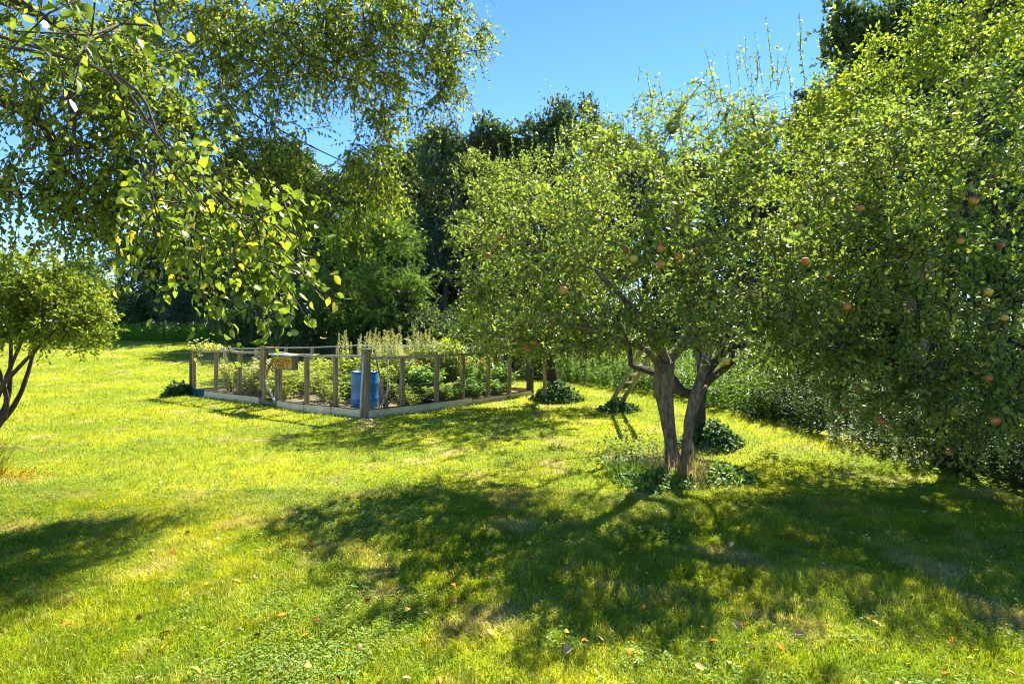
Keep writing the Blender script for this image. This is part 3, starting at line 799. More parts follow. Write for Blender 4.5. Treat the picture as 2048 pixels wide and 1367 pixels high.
B0 = PX(1400, 893, 8.4); B0[2] = float(gh(B0[0], B0[1])) - .05
limbsB = [
 ('_a', None, [tuple(B0), P(1395, 850, 8.4), P(1397, 800, 8.4), P(1402, 770, 8.45)], [.13, .098, .088, .082]),
 ('a1', '_a', [P(1400, 790, 8.4), P(1362, 782, 8.45), P(1342, 752, 8.5), P(1315, 748, 8.6), P(1285, 738, 8.75), P(1262, 728, 8.9), P(1259, 690, 9.0), P(1225, 630, 9.2)], [.075, .062, .055, .05, .045, .038, .032, .02]),
 ('a2', '_a', [P(1402, 772, 8.45), P(1418, 735, 8.5), P(1450, 700, 8.6), P(1490, 640, 8.8), P(1520, 520, 9.2)], [.07, .062, .052, .04, .024]),
 ('a3', '_a', [P(1410, 765, 8.4), P(1440, 742, 8.3), P(1462, 722, 8.2), P(1466, 690, 8.2), P(1500, 600, 8.3)], [.06, .05, .045, .035, .02]),
 ('a4', '_a', [P(1405, 765, 8.45), P(1400, 700, 8.9), P(1370, 560, 9.6), P(1330, 420, 10.0)], [.08, .06, .045, .02]),
]
specB = [(P(1225, 330, 9.4), (.8, .8, .6), 30), (P(1300, 270, 9.4), (.8, .8, .55), 28), (P(1400, 250, 9.2), (.8, .8, .5), 24), (P(1480, 260, 9.0), (.7, .8, .5), 22), (P(1180, 280, 9.8), (.5, .6, .4), 16), (P(1180, 400, 10), (1.1, 0.78, .9), 11), (P(1280, 320, 10), (1.2, 0.90, .9), 12), (P(1400, 300, 10), (1.2, 0.90, .9), 12), (P(1520, 280, 9.8), (1.2, 0.84, .9), 12), (P(1600, 380, 9.5), (1.1, 0.78, .9), 12),
         (P(1230, 560, 9.8), (1.0, 0.65, .6), 9), (P(1560, 560, 8.9), (1.0, 0.65, .7), 10), (P(1240, 670, 9.6), (.7, 0.46, .22), 4), (P(1380, 560, 9.6), (1.2, 0.65, .6), 10), (P(1560, 690, 8.6), (.7, 0.46, .28), 4)]
tree("apple_tree", "dark trunked apple tree right behind the main one, ivy round its foot", "apple tree", tuple(B0 + [0, 0, .05]), limbsB, specB, 'apple_leaf_b', 'bark_dark', 42,
     tw=(7, .33, 6), size=.058, step=.35, apples=(8, ['apple_gold', 'apple']),
     shoots=[top(1160, 265, 9.8, 1.1, 14), top(1195, 270, 9.8, .9, 12), top(1310, 240, 10, .8, 7), top(1240, 255, 10, .9, 6), top(1450, 220, 9.8, .8, 7), top(1530, 165, 9.6, 1.0, 10), top(1560, 200, 9.4, .8, 6)])

C0 = PX(1106, 800, 13.8); C0[2] = float(gh(C0[0], C0[1])) - .05
limbsC = [
 ('_a', None, [tuple(C0), P(1108, 760, 13.8), P(1102, 725, 13.8)], [.11, .085, .08]),
 ('a1', '_a', [P(1102, 725, 13.8), P(1106, 700, 13.8), P(1130, 660, 13.7), P(1160, 580, 13.6)], [.11, .09, .06, .03]),
 ('a2', '_a', [P(1104, 745, 13.8), P(1085, 752, 13.8), P(1074, 742, 13.7)], [.08, .07, .05]),
 ('a3', '_a', [P(1103, 722, 13.8), P(1080, 680, 13.8), P(1040, 600, 13.6), P(1010, 480, 13.4)], [.09, .07, .05, .03]),
]
specC = [(P(1000, 420, 13.4), (1.0, 1.5, 1.1), 70), (P(1080, 380, 13.4), (1.2, 1.6, 1.0), 75), (P(1170, 420, 13.4), (1.2, 1.6, 1.0), 70), (P(990, 580, 13), (.8, 1.4, .95), 65), (P(1080, 560, 12.8), (1.2, 1.3, 1.0), 75),
         (P(1190, 560, 13.2), (1.1, 1.3, 1.0), 65), (P(985, 670, 12.9), (.7, 1.0, .45), 38), (P(1070, 665, 12.8), (1.0, 1.0, .35), 44), (P(1170, 675, 13), (1.0, 1.0, .3), 38), (P(960, 350, 13.6), (.5, .8, .5), 22), (P(1240, 690, 12.8), (.7, .8, .3), 26)]
tree("apple_tree", "far apple tree beside the right corner of the garden fence, wooden stake before its trunk", "apple tree", tuple(C0 + [0, 0, .05]), limbsC, specC, 'apple_leaf_b', 'bark_dark', 43,
     tw=(6, .40, 8), size=.068, step=.4, apples=(7, ['apple', 'apple_gold']),
     shoots=[top(1160, 300, 13, 1.2, 6), top(1200, 290, 13, 1.1, 5), top(1010, 340, 13.4, .8, 6), top(970, 320, 13.6, .5, 4), top(1090, 310, 13.3, .8, 6)])

D0 = PX(1888, 935, 7.2); D0[2] = float(gh(D0[0], D0[1])) - .05
limbsD = [
 ('_a', None, [tuple(D0), P(1893, 860, 7.2), P(1880, 800, 7.2), P(1862, 740, 7.3)], [.13, .105, .10, .09]),
 ('a1', '_a', [P(1862, 740, 7.3), P(1830, 640, 7.2), P(1790, 520, 7.2), P(1760, 380, 7.3), P(1740, 240, 7.5)], [.09, .07, .06, .04, .02]),
 ('a2', '_a', [P(1866, 752, 7.3), P(1800, 720, 6.9), P(1720, 690, 6.5), P(1640, 700, 6.2)], [.07, .055, .035, .015]),
 ('a3', '_a', [P(1862, 740, 7.3), P(1900, 600, 7.2), P(1930, 440, 7.1), P(1960, 240, 7.2)], [.09, .07, .055, .03]),
 ('a4', '_a', [P(1870, 770, 7.25), P(1930, 720, 6.6), P(1990, 690, 6.1), P(2070, 690, 5.7)], [.06, .05, .035, .02]),
]
specD = [(P(1720, 620, 6.8), (1.0, 0.85, .75), 37), (P(1700, 480, 7.0), (.9, 0.92, .8), 37), (P(1690, 740, 6.5), (.8, 0.69, .42), 22), (P(1820, 700, 6.0), (.8, 0.69, .6), 32), (P(1840, 560, 6.1), (.9, 0.77, .75), 37), (P(1800, 420, 6.8), (1.0, 0.92, .8), 37),
         (P(1780, 300, 7.2), (1.0, 0.92, .75), 35), (P(1930, 420, 6.4), (1.0, 0.92, .9), 37), (P(1920, 250, 7.0), (1.1, 0.99, .85), 37), (P(1960, 620, 5.6), (.8, 0.69, .75), 32), (P(2040, 520, 6.0), (1.0, 0.92, 1.1), 32), (P(2060, 720, 5.4), (.7, 0.69, .6), 26),
         (P(1930, 770, 5.7), (.7, 0.53, .38), 20), (P(1740, 800, 6.4), (.55, 0.46, .22), 9), (P(1560, 700, 6.8), (.5, 0.53, .32), 12), (P(1650, 380, 7.4), (.8, 0.77, .7), 26), (P(1870, 860, 6.4), (.5, .3, .22), 16), (P(1960, 840, 5.9), (.45, .4, .2), 14), (P(2020, 820, 5.4), (.5, 0.46, .25), 9)]
tree("apple_tree", "right hand apple tree full of red apples, branches hanging almost to the ground", "apple tree", tuple(D0 + [0, 0, .05]), limbsD, specD, 'apple_leaf', 'bark_dark', 44,
     tw=(7, .30, 7), size=.056, step=.3, apples=(28, ['apple', 'apple', 'apple_gold']), tpl='full',
     shoots=[top(1700, 260, 7.4, .6, 6), top(1760, 200, 7.3, .7, 7)])

# big bright tree at the upper right
E0 = np.array([6.9, 10.4, float(gh(6.9, 10.4)) - .05])
limbsE = [
 ('_a', None, [tuple(E0), (6.85, 10.3, 1.6), (6.9, 10.2, 3.2)], [.24, .2, .17]),
 ('a1', '_a', [(6.9, 10.2, 3.2), (6.4, 9.9, 4.6), (5.9, 9.8, 6.0), (5.6, 9.8, 7.2)], [.12, .1, .07, .03]),
 ('a2', '_a', [(6.9, 10.2, 3.2), (7.4, 10.0, 5.0), (7.7, 10.1, 6.6), (7.9, 10.2, 8.2)], [.13, .1, .07, .03]),
 ('a3', '_a', [(6.9, 10.2, 3.0), (7.6, 9.2, 4.2), (8.0, 8.6, 5.4)], [.09, .07, .03]),
]
specE = [(P(1650, 265, 9.9), (.7, 0.65, .6), 17), (P(1700, 215, 9.9), (.7, 0.65, .6), 17), (P(1700, 300, 9.8), (1.0, 0.85, .8), 22), (P(1760, 190, 9.8), (1.0, 0.85, .8), 24), (P(1830, 110, 9.8), (1.1, 0.91, .9), 26), (P(1900, 30, 9.9), (1.2, 0.91, .9), 26), (P(1900, 220, 9.2), (1.2, 0.85, 1.0), 27), (P(2000, 120, 9.2), (1.1, 0.85, 1.0), 26),
         (P(1640, 380, 10), (.8, 0.71, .8), 18), (P(1840, 340, 8.9), (1.1, 0.71, .8), 24), (P(2010, 300, 8.6), (1.0, 0.71, .9), 24), (P(1960, -60, 9.8), (1.2, 0.85, .9), 18), (P(1750, 420, 9.4), (1.1, 0.71, .8), 18), (P(2080, -20, 9.4), (1.1, 0.77, 1.0), 15)]
tree("leafy_tree", "tall tree with bright yellow green leaves filling the upper right, above the right apple tree", "tree", tuple(E0 + [0, 0, .05]), limbsE, specE, 'bright_leaf', 'bark_grey', 45,
     tw=(8, .42, 6), size=.088, wid=.5, step=.45, up=.7, hang=.15, twigs=False, bias=(-.1, -.1, .15))

# ================================================================== OVERHANGING TREE AT THE LEFT
L0 = np.array([-6.6, 3.4, float(gh(-6.6, 3.4)) - .05])
limbsL = [
 ('_t', None, [tuple(L0), (-6.6, 3.5, 1.8), (-6.5, 3.6, 3.6)], [.26, .22, .18]),
 ('l1', '_t', [(-6.5, 3.6, 3.6), (-5.6, 4.6, 5.2), P(420, 40, 6.4), P(600, 60, 7.0), P(800, 40, 7.6)], [.08, .05, .022, .012, .008]),
 ('l2', '_t', [(-6.5, 3.6, 3.4), (-5.0, 3.9, 4.4), P(130, 60, 4.6), P(142, 200, 4.5), P(155, 330, 4.4)], [.07, .045, .022, .018, .007]),
 ('l3', '_t', [(-6.5, 3.6, 3.0), (-4.6, 3.2, 3.5), P(180, 130, 3.7), P(330, 290, 3.5), P(470, 430, 3.3), P(560, 500, 3.2)], [.03, .015, .009, .007, .005, .004]),
 ('l4', '_t', [(-6.5, 3.6, 3.5), (-5.8, 5.2, 4.8), P(200, 80, 7.0), P(380, 150, 7.4), P(560, 260, 7.6), P(700, 330, 7.8)], [.07, .04, .022, .014, .009, .005]),
 ('l5', '_t', [(-6.5, 3.6, 3.2), (-5.6, 4.3, 3.9), P(40, 220, 4.9), P(120, 330, 5.0), P(230, 430, 5.0)], [.08, .06, .04, .03, .012]),
]
specL = [ # the high small-leaved mass against the sky
 (P(600, 40, 7.6), (1.1, 1.2, .6), 95), (P(720, 60, 7.8), (1.0, 1.1, .6), 90), (P(840, 30, 8.0), (.9, 1.0, .5), 75), (P(880, 110, 8.0), (.45, .8, .45), 34), (P(760, 170, 7.9), (.7, .9, .5), 50), (P(760, 250, 7.9), (.25, .5, .35), 16),
 (P(480, 90, 7.2), (1.0, 1.1, .6), 80), (P(350, 60, 6.6), (.9, 1.0, .6), 75), (P(900, 175, 8.0), (.25, .4, .22), 10), (P(590, 130, 7.6), (.6, .8, .3), 26), (P(960, 60, 8.1), (.22, .3, .12), 5),
 # dense dark mass at upper left
 (P(60, 100, 4.8), (.9, .9, .6), 54), (P(180, 160, 4.7), (.8, .8, .5), 47), (P(300, 180, 5.0), (.7, .8, .45), 40), (P(60, 300, 5.0), (.8, .8, .5), 42), (P(200, 330, 5.0), (.8, .8, .4), 37), (P(330, 330, 5.2), (.6, .7, .4), 32),
 (P(430, 260, 6.0), (.7, .8, .45), 32), (P(80, 430, 5.4), (.8, .8, .35), 29), (P(240, 440, 5.4), (.7, .8, .3), 25), (P(420, 420, 5.6), (.6, .7, .4), 29), (P(520, 330, 6.4), (.5, .6, .5), 27), (P(560, 400, 6.6), (.4, .6, .4), 23), (P(540, 180, 7.0), (.6, .6, .35), 17),
 # twigs nearer the middle
 (P(560, 320, 7.4), (.35, .5, .3), 22), (P(740, 330, 7.6), (.5, .6, .35), 30), (P(780, 390, 7.6), (.35, .5, .16), 12), (P(640, 400, 7.0), (.3, .4, .3), 14), (P(700, 420, 7.2), (.2, .3, .16), 6),
]
tree("overhanging_tree", "tree with fine arching branches hanging in from the upper left, its trunk out of view", "tree", tuple(L0 + [0, 0, .05]), limbsL, specL, 'elm_leaf', 'bark_dark', 46,
     tw=(6, .36, 9), size=.050, wid=.66, up=.35, droop=.45, hang=.75, step=.3, bias=(.1, 0, -.45), tpl='simple', shell=.25)
# the near hanging branch with large leaves
rng = np.random.default_rng(47)

nearspec = [(P(376, 398, 3.1), (.33, .3, .18), 12), (P(476, 410, 3.0), (.28, .3, .16), 12), (P(546, 490, 2.9), (.16, .2, .12), 7), (P(406, 470, 3.0), (.25, .25, .14), 9), (P(336, 430, 3.2), (.2, .25, .16), 7), (P(496, 540, 2.9), (.10, .15, .10), 5),
            (P(406, 550, 3.0), (.12, .15, .10), 4), (P(536, 430, 3.0), (.2, .2, .1), 5), (P(300, 358, 3.4), (.3, .3, .2), 6), (P(456, 358, 3.3), (.3, .3, .15), 9), (P(240, 470, 3.6), (.1, .15, .12), 2), (P(566, 550, 2.9), (.05, .08, .05), 2), (P(356, 328, 3.3), (.3, .3, .15), 9), (P(220, 228, 3.0), (.3, .3, .2), 2), (P(100, 38, 2.3), (.3, .2, .15), 2), (P(230, 18, 2.3), (.2, .2, .1), 2)]
Q0 = np.array([-4.4, 2.2, float(gh(-4.4, 2.2)) - .04])
limbsN = [('_t', None, [tuple(Q0), (-4.3, 2.3, 1.2), (-3.9, 2.5, 2.3)], [.09, .07, .055]),
          ('n1', '_t', [(-3.9, 2.5, 2.3), (-3.0, 2.8, 2.9), P(180, 130, 3.3), P(330, 290, 3.2), P(450, 400, 3.1), P(560, 500, 3.0)], [.018, .009, .006, .005, .004, .003])]
tree("young_tree", "near young tree whose large bright heart shaped leaves hang before the garden gate", "tree", tuple(Q0 + [0, 0, .04]), limbsN, nearspec, 'elm_leaf', 'bark_dark', 48,
     tw=(2, .32, 8), size=.050, wid=.72, up=.35, droop=.45, hang=.8, step=.14, bias=(.45, 0, -.65), tpl='full', shell=.0)

# ------------------------------------------------------------------ the rounded shrub at the left edge
d = 9.6; x = -8.3; z = float(gh(x, d))
def W(X, Y, dd): return tuple(PX(X, Y, dd))
limbsS = []
for q, (X, Y, dd) in enumerate([(60, 640, 9.6), (110, 660, 9.2), (20, 600, 9.8), (90, 620, 10.2), (-60, 600, 9.4)]):
    limbsS.append(('s%d' % q, None, [(x + .05 * q - .1, d, z - .04), (x + .2 + .05 * q, d + (dd - d) * .4, z + .55), W(X, Y, dd)], [.05, .035, .018]))
specS = [(W(40, 600, 9.6), (.9, .9, .35), 62), (W(120, 610, 9.5), (.6, .8, .35), 55), (W(165, 640, 9.5), (.28, .5, .28), 26), (W(60, 540, 9.8), (.9, .9, .3), 46), (W(-60, 620, 9.6), (.8, .9, .5), 40), (W(90, 665, 9.4), (.6, .6, .14), 26), (W(195, 675, 9.3), (.12, .2, .10), 6), (W(110, 570, 9.6), (.6, .7, .25), 32), (W(15, 650, 9.2), (.4, .5, .2), 16)]
tree("shrub", "rounded yellow green shrub with dark forked stems at the left edge", "shrub", (x, d, z), limbsS, specS, 'elm_leaf', 'bark_dark', 49,
     tw=(6, .32, 13), size=.062, wid=.55, up=.7, step=.25, droop=.2)

# ================================================================== THE GARDEN FENCE
FH = 1.10                                         # height of the rail above the ground
def onL(t, off=0.0):                              # along the gate side, off = metres outwards
    q = P0 + (P1 - P0) * t + np.array([-.61, -.793]) * off
    return q
def onR(t, off=0.0):
    d = (P2 - P0) / np.linalg.norm(P2 - P0)
    return P0 + (P2 - P0) * t + np.array([d[1], -d[0]]) * off
def seg(A, B, t): return A + (B - A) * t
fence = empty("garden_fence", (P0[0], P0[1], 0), "square wooden garden fence with wire mesh panels and pale kickboards around the vegetables", "fence")
def post(q, h, wx=.085, mat='wood', lean=(0, 0), cap=False, dirv=None):
    m = MB(); z = float(gh(*q))
    m.beam((q[0], q[1], z - .12), (q[0] + lean[0], q[1] + lean[1], z + h), wx, wx, up=(dirv[0], dirv[1], 0) if dirv is not None else (-.61, -.79, 0), jag=.004)
    ob = m.build("post", M[mat], fence, bevel=.004)
    return ob
dL = (P1 - P0) / np.linalg.norm(P1 - P0); dR = (P2 - P0) / np.linalg.norm(P2 - P0)
nL = np.array([-.61, -.793]); nR = np.array([dR[1], -dR[0]])
jit = lambda s=.012: (random.gauss(0, s), random.gauss(0, s))
# near corner: stout post with a block cap
m = MB(); z = float(gh(*P0)); m.beam((P0[0], P0[1], z - .1), (P0[0] + .02, P0[1], z + FH + .06), .12, .12, up=(nL[0], nL[1], 0)); m.build("post", M['wood'], fence, bevel=.006)
m = MB(); m.box((P0[0] + .03, P0[1], z + FH + .095), (.15, .15, .065), .6); m.build("post_cap", M['wood_green'], fence, bevel=.006)
for t, lean in ((.131, jit()), (.271, jit()), (.416, (0, 0)), (.520, (0, 0)), (.665, jit()), (.8225, jit()), (.985, jit()), (1.0, (0, 0))):
    post(onL(t), FH - .02 if t not in (.416, .520) else FH + .02, .074 if t < .99 else .10, lean=lean, dirv=nL, mat='wood' if t < .99 else 'wood_dark')
for t in (.1744, .356, .514, .682, .834):
    post(onR(t), FH - .02, .074, lean=jit(), dirv=nR)
post(P2, FH + .02, .13, mat='wood_dark', dirv=nR)
for t in (.16, .33, .5, .67, .84):
    post(seg(P1, P3, t), FH, .07, lean=jit(), dirv=nR, mat='wood_rail')
for t in (.14, .28, .42, .56, .70, .85, 1.0):
    post(seg(P2, P3, t), FH, .075, lean=jit(), dirv=nL, mat='wood_rail')
def rail(A, B, h0, h1, mat='wood_rail', wd=.045, ht=.05, sag=.012, nseg=6):
    m = MB(); pts = []
    for i in range(nseg + 1):
        t = i / nseg; q = seg(A, B, t); z = float(gh(*q)) + h0 * (1 - t) + h1 * t - sag * math.sin(math.pi * t) + random.gauss(0, .003)
        pts.append((q[0], q[1], z))
    for a, b_ in zip(pts[:-1], pts[1:]):
        a = Vector(a); b_ = Vector(b_); e = (b_ - a) * .002
        m.beam(a - e, b_ + e, wd, ht)
    m.build("top_rail", M[mat], fence)
rail(onL(-.005), onL(.27), FH, FH, wd=.055)
rail(onL(.272), onL(.418), FH, FH + .01, wd=.055)
rail(onL(.525), onL(.76), FH - .01, FH, 'wood_rail'); rail(onL(.762), onL(1.0), FH, FH - .01)
rail(onR(.005), onR(.355), FH - .03, FH - .01, 'wood_rail', .06, .06); rail(onR(.357), onR(.68), FH - .01, FH, 'wood_green', .05, .045); rail(onR(.682), onR(.99), FH, FH, 'wood_rail', .06, .06)
rail(P1, P3, FH, FH + .02, 'pole', .035, .04); rail(P2, seg(P2, P3, .55), FH + .02, FH + .03, 'pole', .04, .045); rail(seg(P2, P3, .54), P3, FH + .06, FH + .02, 'pole', .04, .045)
def kick(A, B, h=.155, mat='kick'):
    m = MB(); a = A; b_ = B
    za, zb = float(gh(*a)), float(gh(*b_))
    m.beam((a[0], a[1], za + h / 2 - .01), (b_[0], b_[1], zb + h / 2 - .01), .03, h, jag=.002)
    m.build("kickboard", M[mat], fence, bevel=.003)
    m = MB(); m.beam((a[0], a[1], za + h - .002), (b_[0], b_[1], zb + h - .002), .045, .016); m.build("kickboard_lip", M['wood_dark'], fence)
o_ = .058
for a, b_ in ((.004, .135), (.139, .268), (.272, .416)): kick(onL(a, o_), onL(b_, o_))
kick(onL(.522, o_), onL(.885, o_), .16); kick(onL(.889, o_), onL(1.0, o_), .17, 'kick_teal')
for a, b_ in ((.006, .30), (.304, .56), (.564, .80), (.804, .99)): kick(onR(a, o_), onR(b_, o_), .15 - .03 * (a > .5))
kick(P1, P3, .14); kick(P2, P3, .14)
def wire(A, B, z0, z1, step=.055):
    Lw = np.linalg.norm(B - A); n = int(Lw / step); V = []; m = MB(); r = .0005
    for i in range(n + 1):
        q = seg(A, B, i / n); z = float(gh(*q)); m.beam((q[0], q[1], z + z0), (q[0], q[1], z + z1), r * 2, r * 2, up=(1, .3, 0))
    for k in range(int((z1 - z0) / step) + 1):
        h = z0 + k * step
        for i in range(6):
            a = seg(A, B, i / 6); b_ = seg(A, B, (i + 1) / 6)
            m.beam((a[0], a[1], float(gh(*a)) + h), (b_[0], b_[1], float(gh(*b_)) + h), r * 2, r * 2)
    m.build("wire_mesh", M['wire'], fence)
wire(onL(.01, .046), onL(.41, .046), .15, FH); wire(onL(.525, .046), onL(.99, .046), .15, FH); wire(onR(.01, .046), onR(.985, .046), .15, FH); wire(P1, P3, .15, FH, .08); wire(P2, P3, .15, FH, .08)

# gate: two stiles, K braces, plank panel on the hinge side, arched top
q0 = onL(.428, .02); q1 = onL(.512, .02); zg = float(gh(*q0))
gate = empty("garden_gate", (q1[0], q1[1], zg), "narrow wooden garden gate with K shaped braces and a block top", "gate")
gp = lambda t, z: (*(seg(q0, q1, t)), zg + z)
m = MB(); m.beam(gp(0, .02), gp(0, 1.19), .075, .06, up=(nL[0], nL[1], 0)); m.build("stile", M['wood_green'], gate, bevel=.004)
m = MB(); m.beam(gp(.94, .02), gp(.94, 1.19), .16, .05, up=(nL[0], nL[1], 0)); m.build("stile", M['wood'], gate, bevel=.004)
for z in (.05, .58, 1.14):
    m = MB(); m.beam(gp(.04, z), gp(.86, z), .035, .06); m.build("cross_rail", M['wood_green'], gate, bevel=.003)
m = MB(); m.beam(gp(-.08, 1.21), gp(1.1, 1.22), .10, .035); m.build("top_plank", M['wood'], gate, bevel=.003)
m = MB(); m.beam(gp(.05, 1.12), gp(.84, .60), .03, .05); m.build("brace", M['wood'], gate)
m = MB(); m.beam(gp(.07, .06), gp(.84, .55), .03, .05); m.build("brace", M['plank'], gate)
m = MB(); off = nL * .05
m.tube([(gp(t, z)[0] + off[0], gp(t, z)[1] + off[1], gp(t, z)[2]) for t, z in ((.55, 1.19), (.5, 1.1), (.62, 1.0), (.66, .93), (.5, .86), (.3, .80), (.08, .72))], .011, 6); m.build("branch_handle", M['bark_dark'], gate)
m = MB(); m.beam((*(q1 + nL * .05), zg + .18), (*(q1 + nL * .05), zg + .30), .03, .03); m.build("hinge", M['wood_dark'], gate)

# tool box with lettering, hung on the fence right of the gate
c_ = onL(.358, .13); ang = math.atan2(dL[1], dL[0])
zb = float(gh(*c_)) + .80
box = empty("tool_box", (c_[0], c_[1], zb), "ochre wooden box with brown hand lettering hung on the fence right of the gate", "box")
def bx(t, z, off=0.0):  # t metres along the fence (towards the gate positive), z up from the box's foot, off outwards
    q = c_ + dL * t + nL * off
    return (q[0], q[1], zb + z)
hw = .37
m = MB(); m.beam(bx(-hw, .015, .0), bx(hw, .015, .0), .13, .03); m.beam(bx(-hw, .255, 0), bx(hw, .255, 0), .13, .03); m.beam(bx(-hw + .012, .03, 0), bx(-hw + .012, .24, 0), .025, .13, up=(nL[0], nL[1], 0)); m.beam(bx(hw - .012, .03, 0), bx(hw - .012, .24, 0), .025, .13, up=(nL[0], nL[1], 0))
m.build("case", M['wood_green'], box, bevel=.003)
m = MB(); m.beam(bx(-hw - .03, .290, .01), bx(hw + .06, .300, .01), .19, .03); m.build("lid", M['pole'], box, bevel=.003)
m = MB(); m.beam(bx(-hw + .03, .135, .045), bx(hw - .03, .135, .045), .02, .205); m.build("front_board", M['sign'], box)
def strokes(txt, x0, z0, w_, h_, mb):
    G_ = {'G': [((1, .8), (.5, 1), (0, .6), (.1, .1), (.6, 0), (1, .2), (1, .45), (.6, .45))], 'A': [((0, 0), (.5, 1), (1, 0)), ((.2, .4), (.8, .4))], 'R': [((0, 0), (0, 1), (.9, .85), (.8, .55), (0, .5), (1, 0))],
          'D': [((0, 0), (0, 1), (.8, .8), (.95, .4), (.6, .05), (0, 0))], 'E': [((1, 1), (0, 1), (0, 0), (1, 0)), ((0, .5), (.8, .5))], 'N': [((0, 0), (0, 1), (1, 0), (1, 1))], 'T': [((0, 1), (1, 1)), ((.5, 1), (.5, 0))],
          'O': [((.5, 1), (.05, .7), (.05, .25), (.5, 0), (.95, .25), (.95, .7), (.5, 1))], 'L': [((0, 1), (0, 0), (1, 0))], 'S': [((1, .85), (.5, 1), (.05, .75), (.9, .3), (.5, 0), (0, .15))]}
    for i, ch in enumerate(txt):
        for ln_ in G_[ch]:
            pts = [bx(x0 - (i + u * .68) * w_, z0 + v * h_, .0575) for u, v in ln_]
            for a, b_ in zip(pts[:-1], pts[1:]): mb.beam(a, b_, .006, .013, up=(0, 0, 1) if abs(a[2] - b_[2]) < 1e-6 else (nL[0], nL[1], .0)) if False else mb.tube([a, b_], .0065, 5)
m = MB(); strokes("GARDEN", .315, .135, .106, .080, m); strokes("TOOLS", .26, .045, .104, .072, m); m.build("lettering", M['letter'], box)

# grey pole leaning on the corner post
pb = PX(720, 838, 10.78); pt = PX(728, 712, 10.80)
o = MB().tube([(pb[0], pb[1], float(gh(pb[0], pb[1])) - .02), (pb[0] + .03, pb[1] + .005, .6), (pt[0], pt[1], 1.14)], .016, 10).build("pole", M['pole']); setk(o, "pale grey metal pole leaning against the near corner post", "pole")

# barrel
bc = (-2.90, 12.0); zb2 = float(gh(*bc)) + .05
barrel = empty("barrel", (bc[0], bc[1], zb2), "blue plastic barrel standing inside the near corner of the fence", "barrel")
m = MB(); r = .268
m.lathe((bc[0], bc[1], zb2), [(.0, 0), (r * .95, 0), (r, .03), (r * 1.0, .17), (r * 1.025, .19), (r * 1.025, .21), (r, .23), (r, .46), (r * 1.025, .48), (r * 1.025, .50), (r, .52), (r * .99, .66), (r * .96, .695), (r * .93, .70)], 48)
m.build("body", M['barrel'], barrel)
m = MB(); m.lathe((bc[0], bc[1], zb2), [(r * .93, .70), (r * .99, .705), (r * 1.0, .725), (r * .97, .735), (r * .93, .73), (r * .92, .71), (.0, .708)], 48)
m.build("rim", M['barrel'], barrel)
m = MB(); m.lathe((bc[0] + .13, bc[1] - .03, zb2), [(.0, .732), (.028, .732), (.032, .708)], 12); m.build("bung", M['pole'], barrel)

# sticks and planks right of the barrel
def stick(pts, r, mat, name, label, cat, n=6, group=None):
    o = MB().tube(pts, r, n, .08).build(name, M[mat]); setk(o, label, cat, group); return o
stick([P(748, 697, 11.35), P(757, 740, 11.45), P(768, 790, 11.6), P(776, 815, 11.7)], [.014, .016, .018, .02], 'stalk', "stick", "thin brown stick leaning over the rail just right of the barrel", "stick")
stick([P(772, 806, 11.9), P(797, 752, 12.1), P(823, 722, 12.3)], [.016, .015, .012], 'wood_green', "stick", "upper of the two dark poles leaning behind the first post right of the barrel", "stick")
stick([P(774, 812, 11.7), P(808, 768, 11.8)], [.014, .012], 'stalk', "stick", "lower short grey pole leaning on the first post right of the barrel", "stick")
o = MB().beam(P(763, 812, 11.6), P(781, 770, 11.75), .035, .02).build("plank", M['plank']); setk(o, "pale narrow plank leaning right of the barrel", "plank")
o = MB().tube([P(775, 802, 12.0), P(808, 808, 11.9)], .012, 6).build("stick", M['plank']); setk(o, "pale cut stick lying low behind the right fence boards", "stick")
ant = MB(); ant.tube([P(776, 718, 11.9), P(777, 706, 11.9), P(771, 696, 11.9)], [.018, .014, .008], 6); ant.tube([P(777, 707, 11.9), P(784, 699, 11.9), P(782, 693, 11.85)], [.012, .010, .006], 6); ant.tube([P(776, 718, 11.9), P(774, 800, 11.95)], .013, 6)
o = ant.build("forked_branch", M['plank']); setk(o, "pale forked branch standing up behind the rail right of the barrel", "branch")
bn = MB()
for k in range(26):
    a = PX(758 + random.uniform(-3, 6), random.uniform(752, 790), 11.8 + random.uniform(-.1, .1)); b_ = PX(763 + random.uniform(-6, 10), random.uniform(806, 822), 11.75 + random.uniform(-.1, .1))
    bn.tube([a, (a + b_) / 2 + np.array([random.gauss(0, .015), 0, 0]), b_], [.006, .009, .007], 4)
o = bn.build("stalk_bundle", M['stalk']); setk(o, "bundle of dry brown stalks leaning against the barrel's right side", "stalks")
rb = MB()
for k in range(40):
    q = PX(random.uniform(620, 672), 806, 12.3) + np.array([0, random.uniform(-.15, .25), 0]); z = .10 + max(0, random.gauss(.05, .05)); a = random.uniform(0, 6.28)
    rb.tube([(q[0], q[1], z), (q[0] + .09 * math.cos(a), q[1] + .05 * math.sin(a), z + random.uniform(-.02, .07))], [.012, .006], 5)
o = rb.build("brush_pile", M['bark_dark']); setk(o, "low pile of dark dead twigs just inside the gate side of the fence", "brush pile")
for k, (X, Y, d, s) in enumerate([(737, 846, 10.6, .07), (763, 838, 11.0, .05), (700, 846, 10.7, .05)]):
    q = PX(X, Y, d); m = MB(); m.lathe((q[0], q[1], float(gh(q[0], q[1])) - .01), [(0, -.01), (s, 0), (s * 1.15, s * .25), (s * .8, s * .5), (.0, s * .6)], 9)
    for i, v in enumerate(m.v): m.v[i] = (v[0] + random.gauss(0, s * .08), v[1] + random.gauss(0, s * .08), v[2] + random.gauss(0, s * .05))
    o = m.build("stone", M['stone']); setk(o, ["pale flat stone at the foot of the near corner post", "brown stone against the right kickboard", "small stone left of the near corner post"][k], "stone")

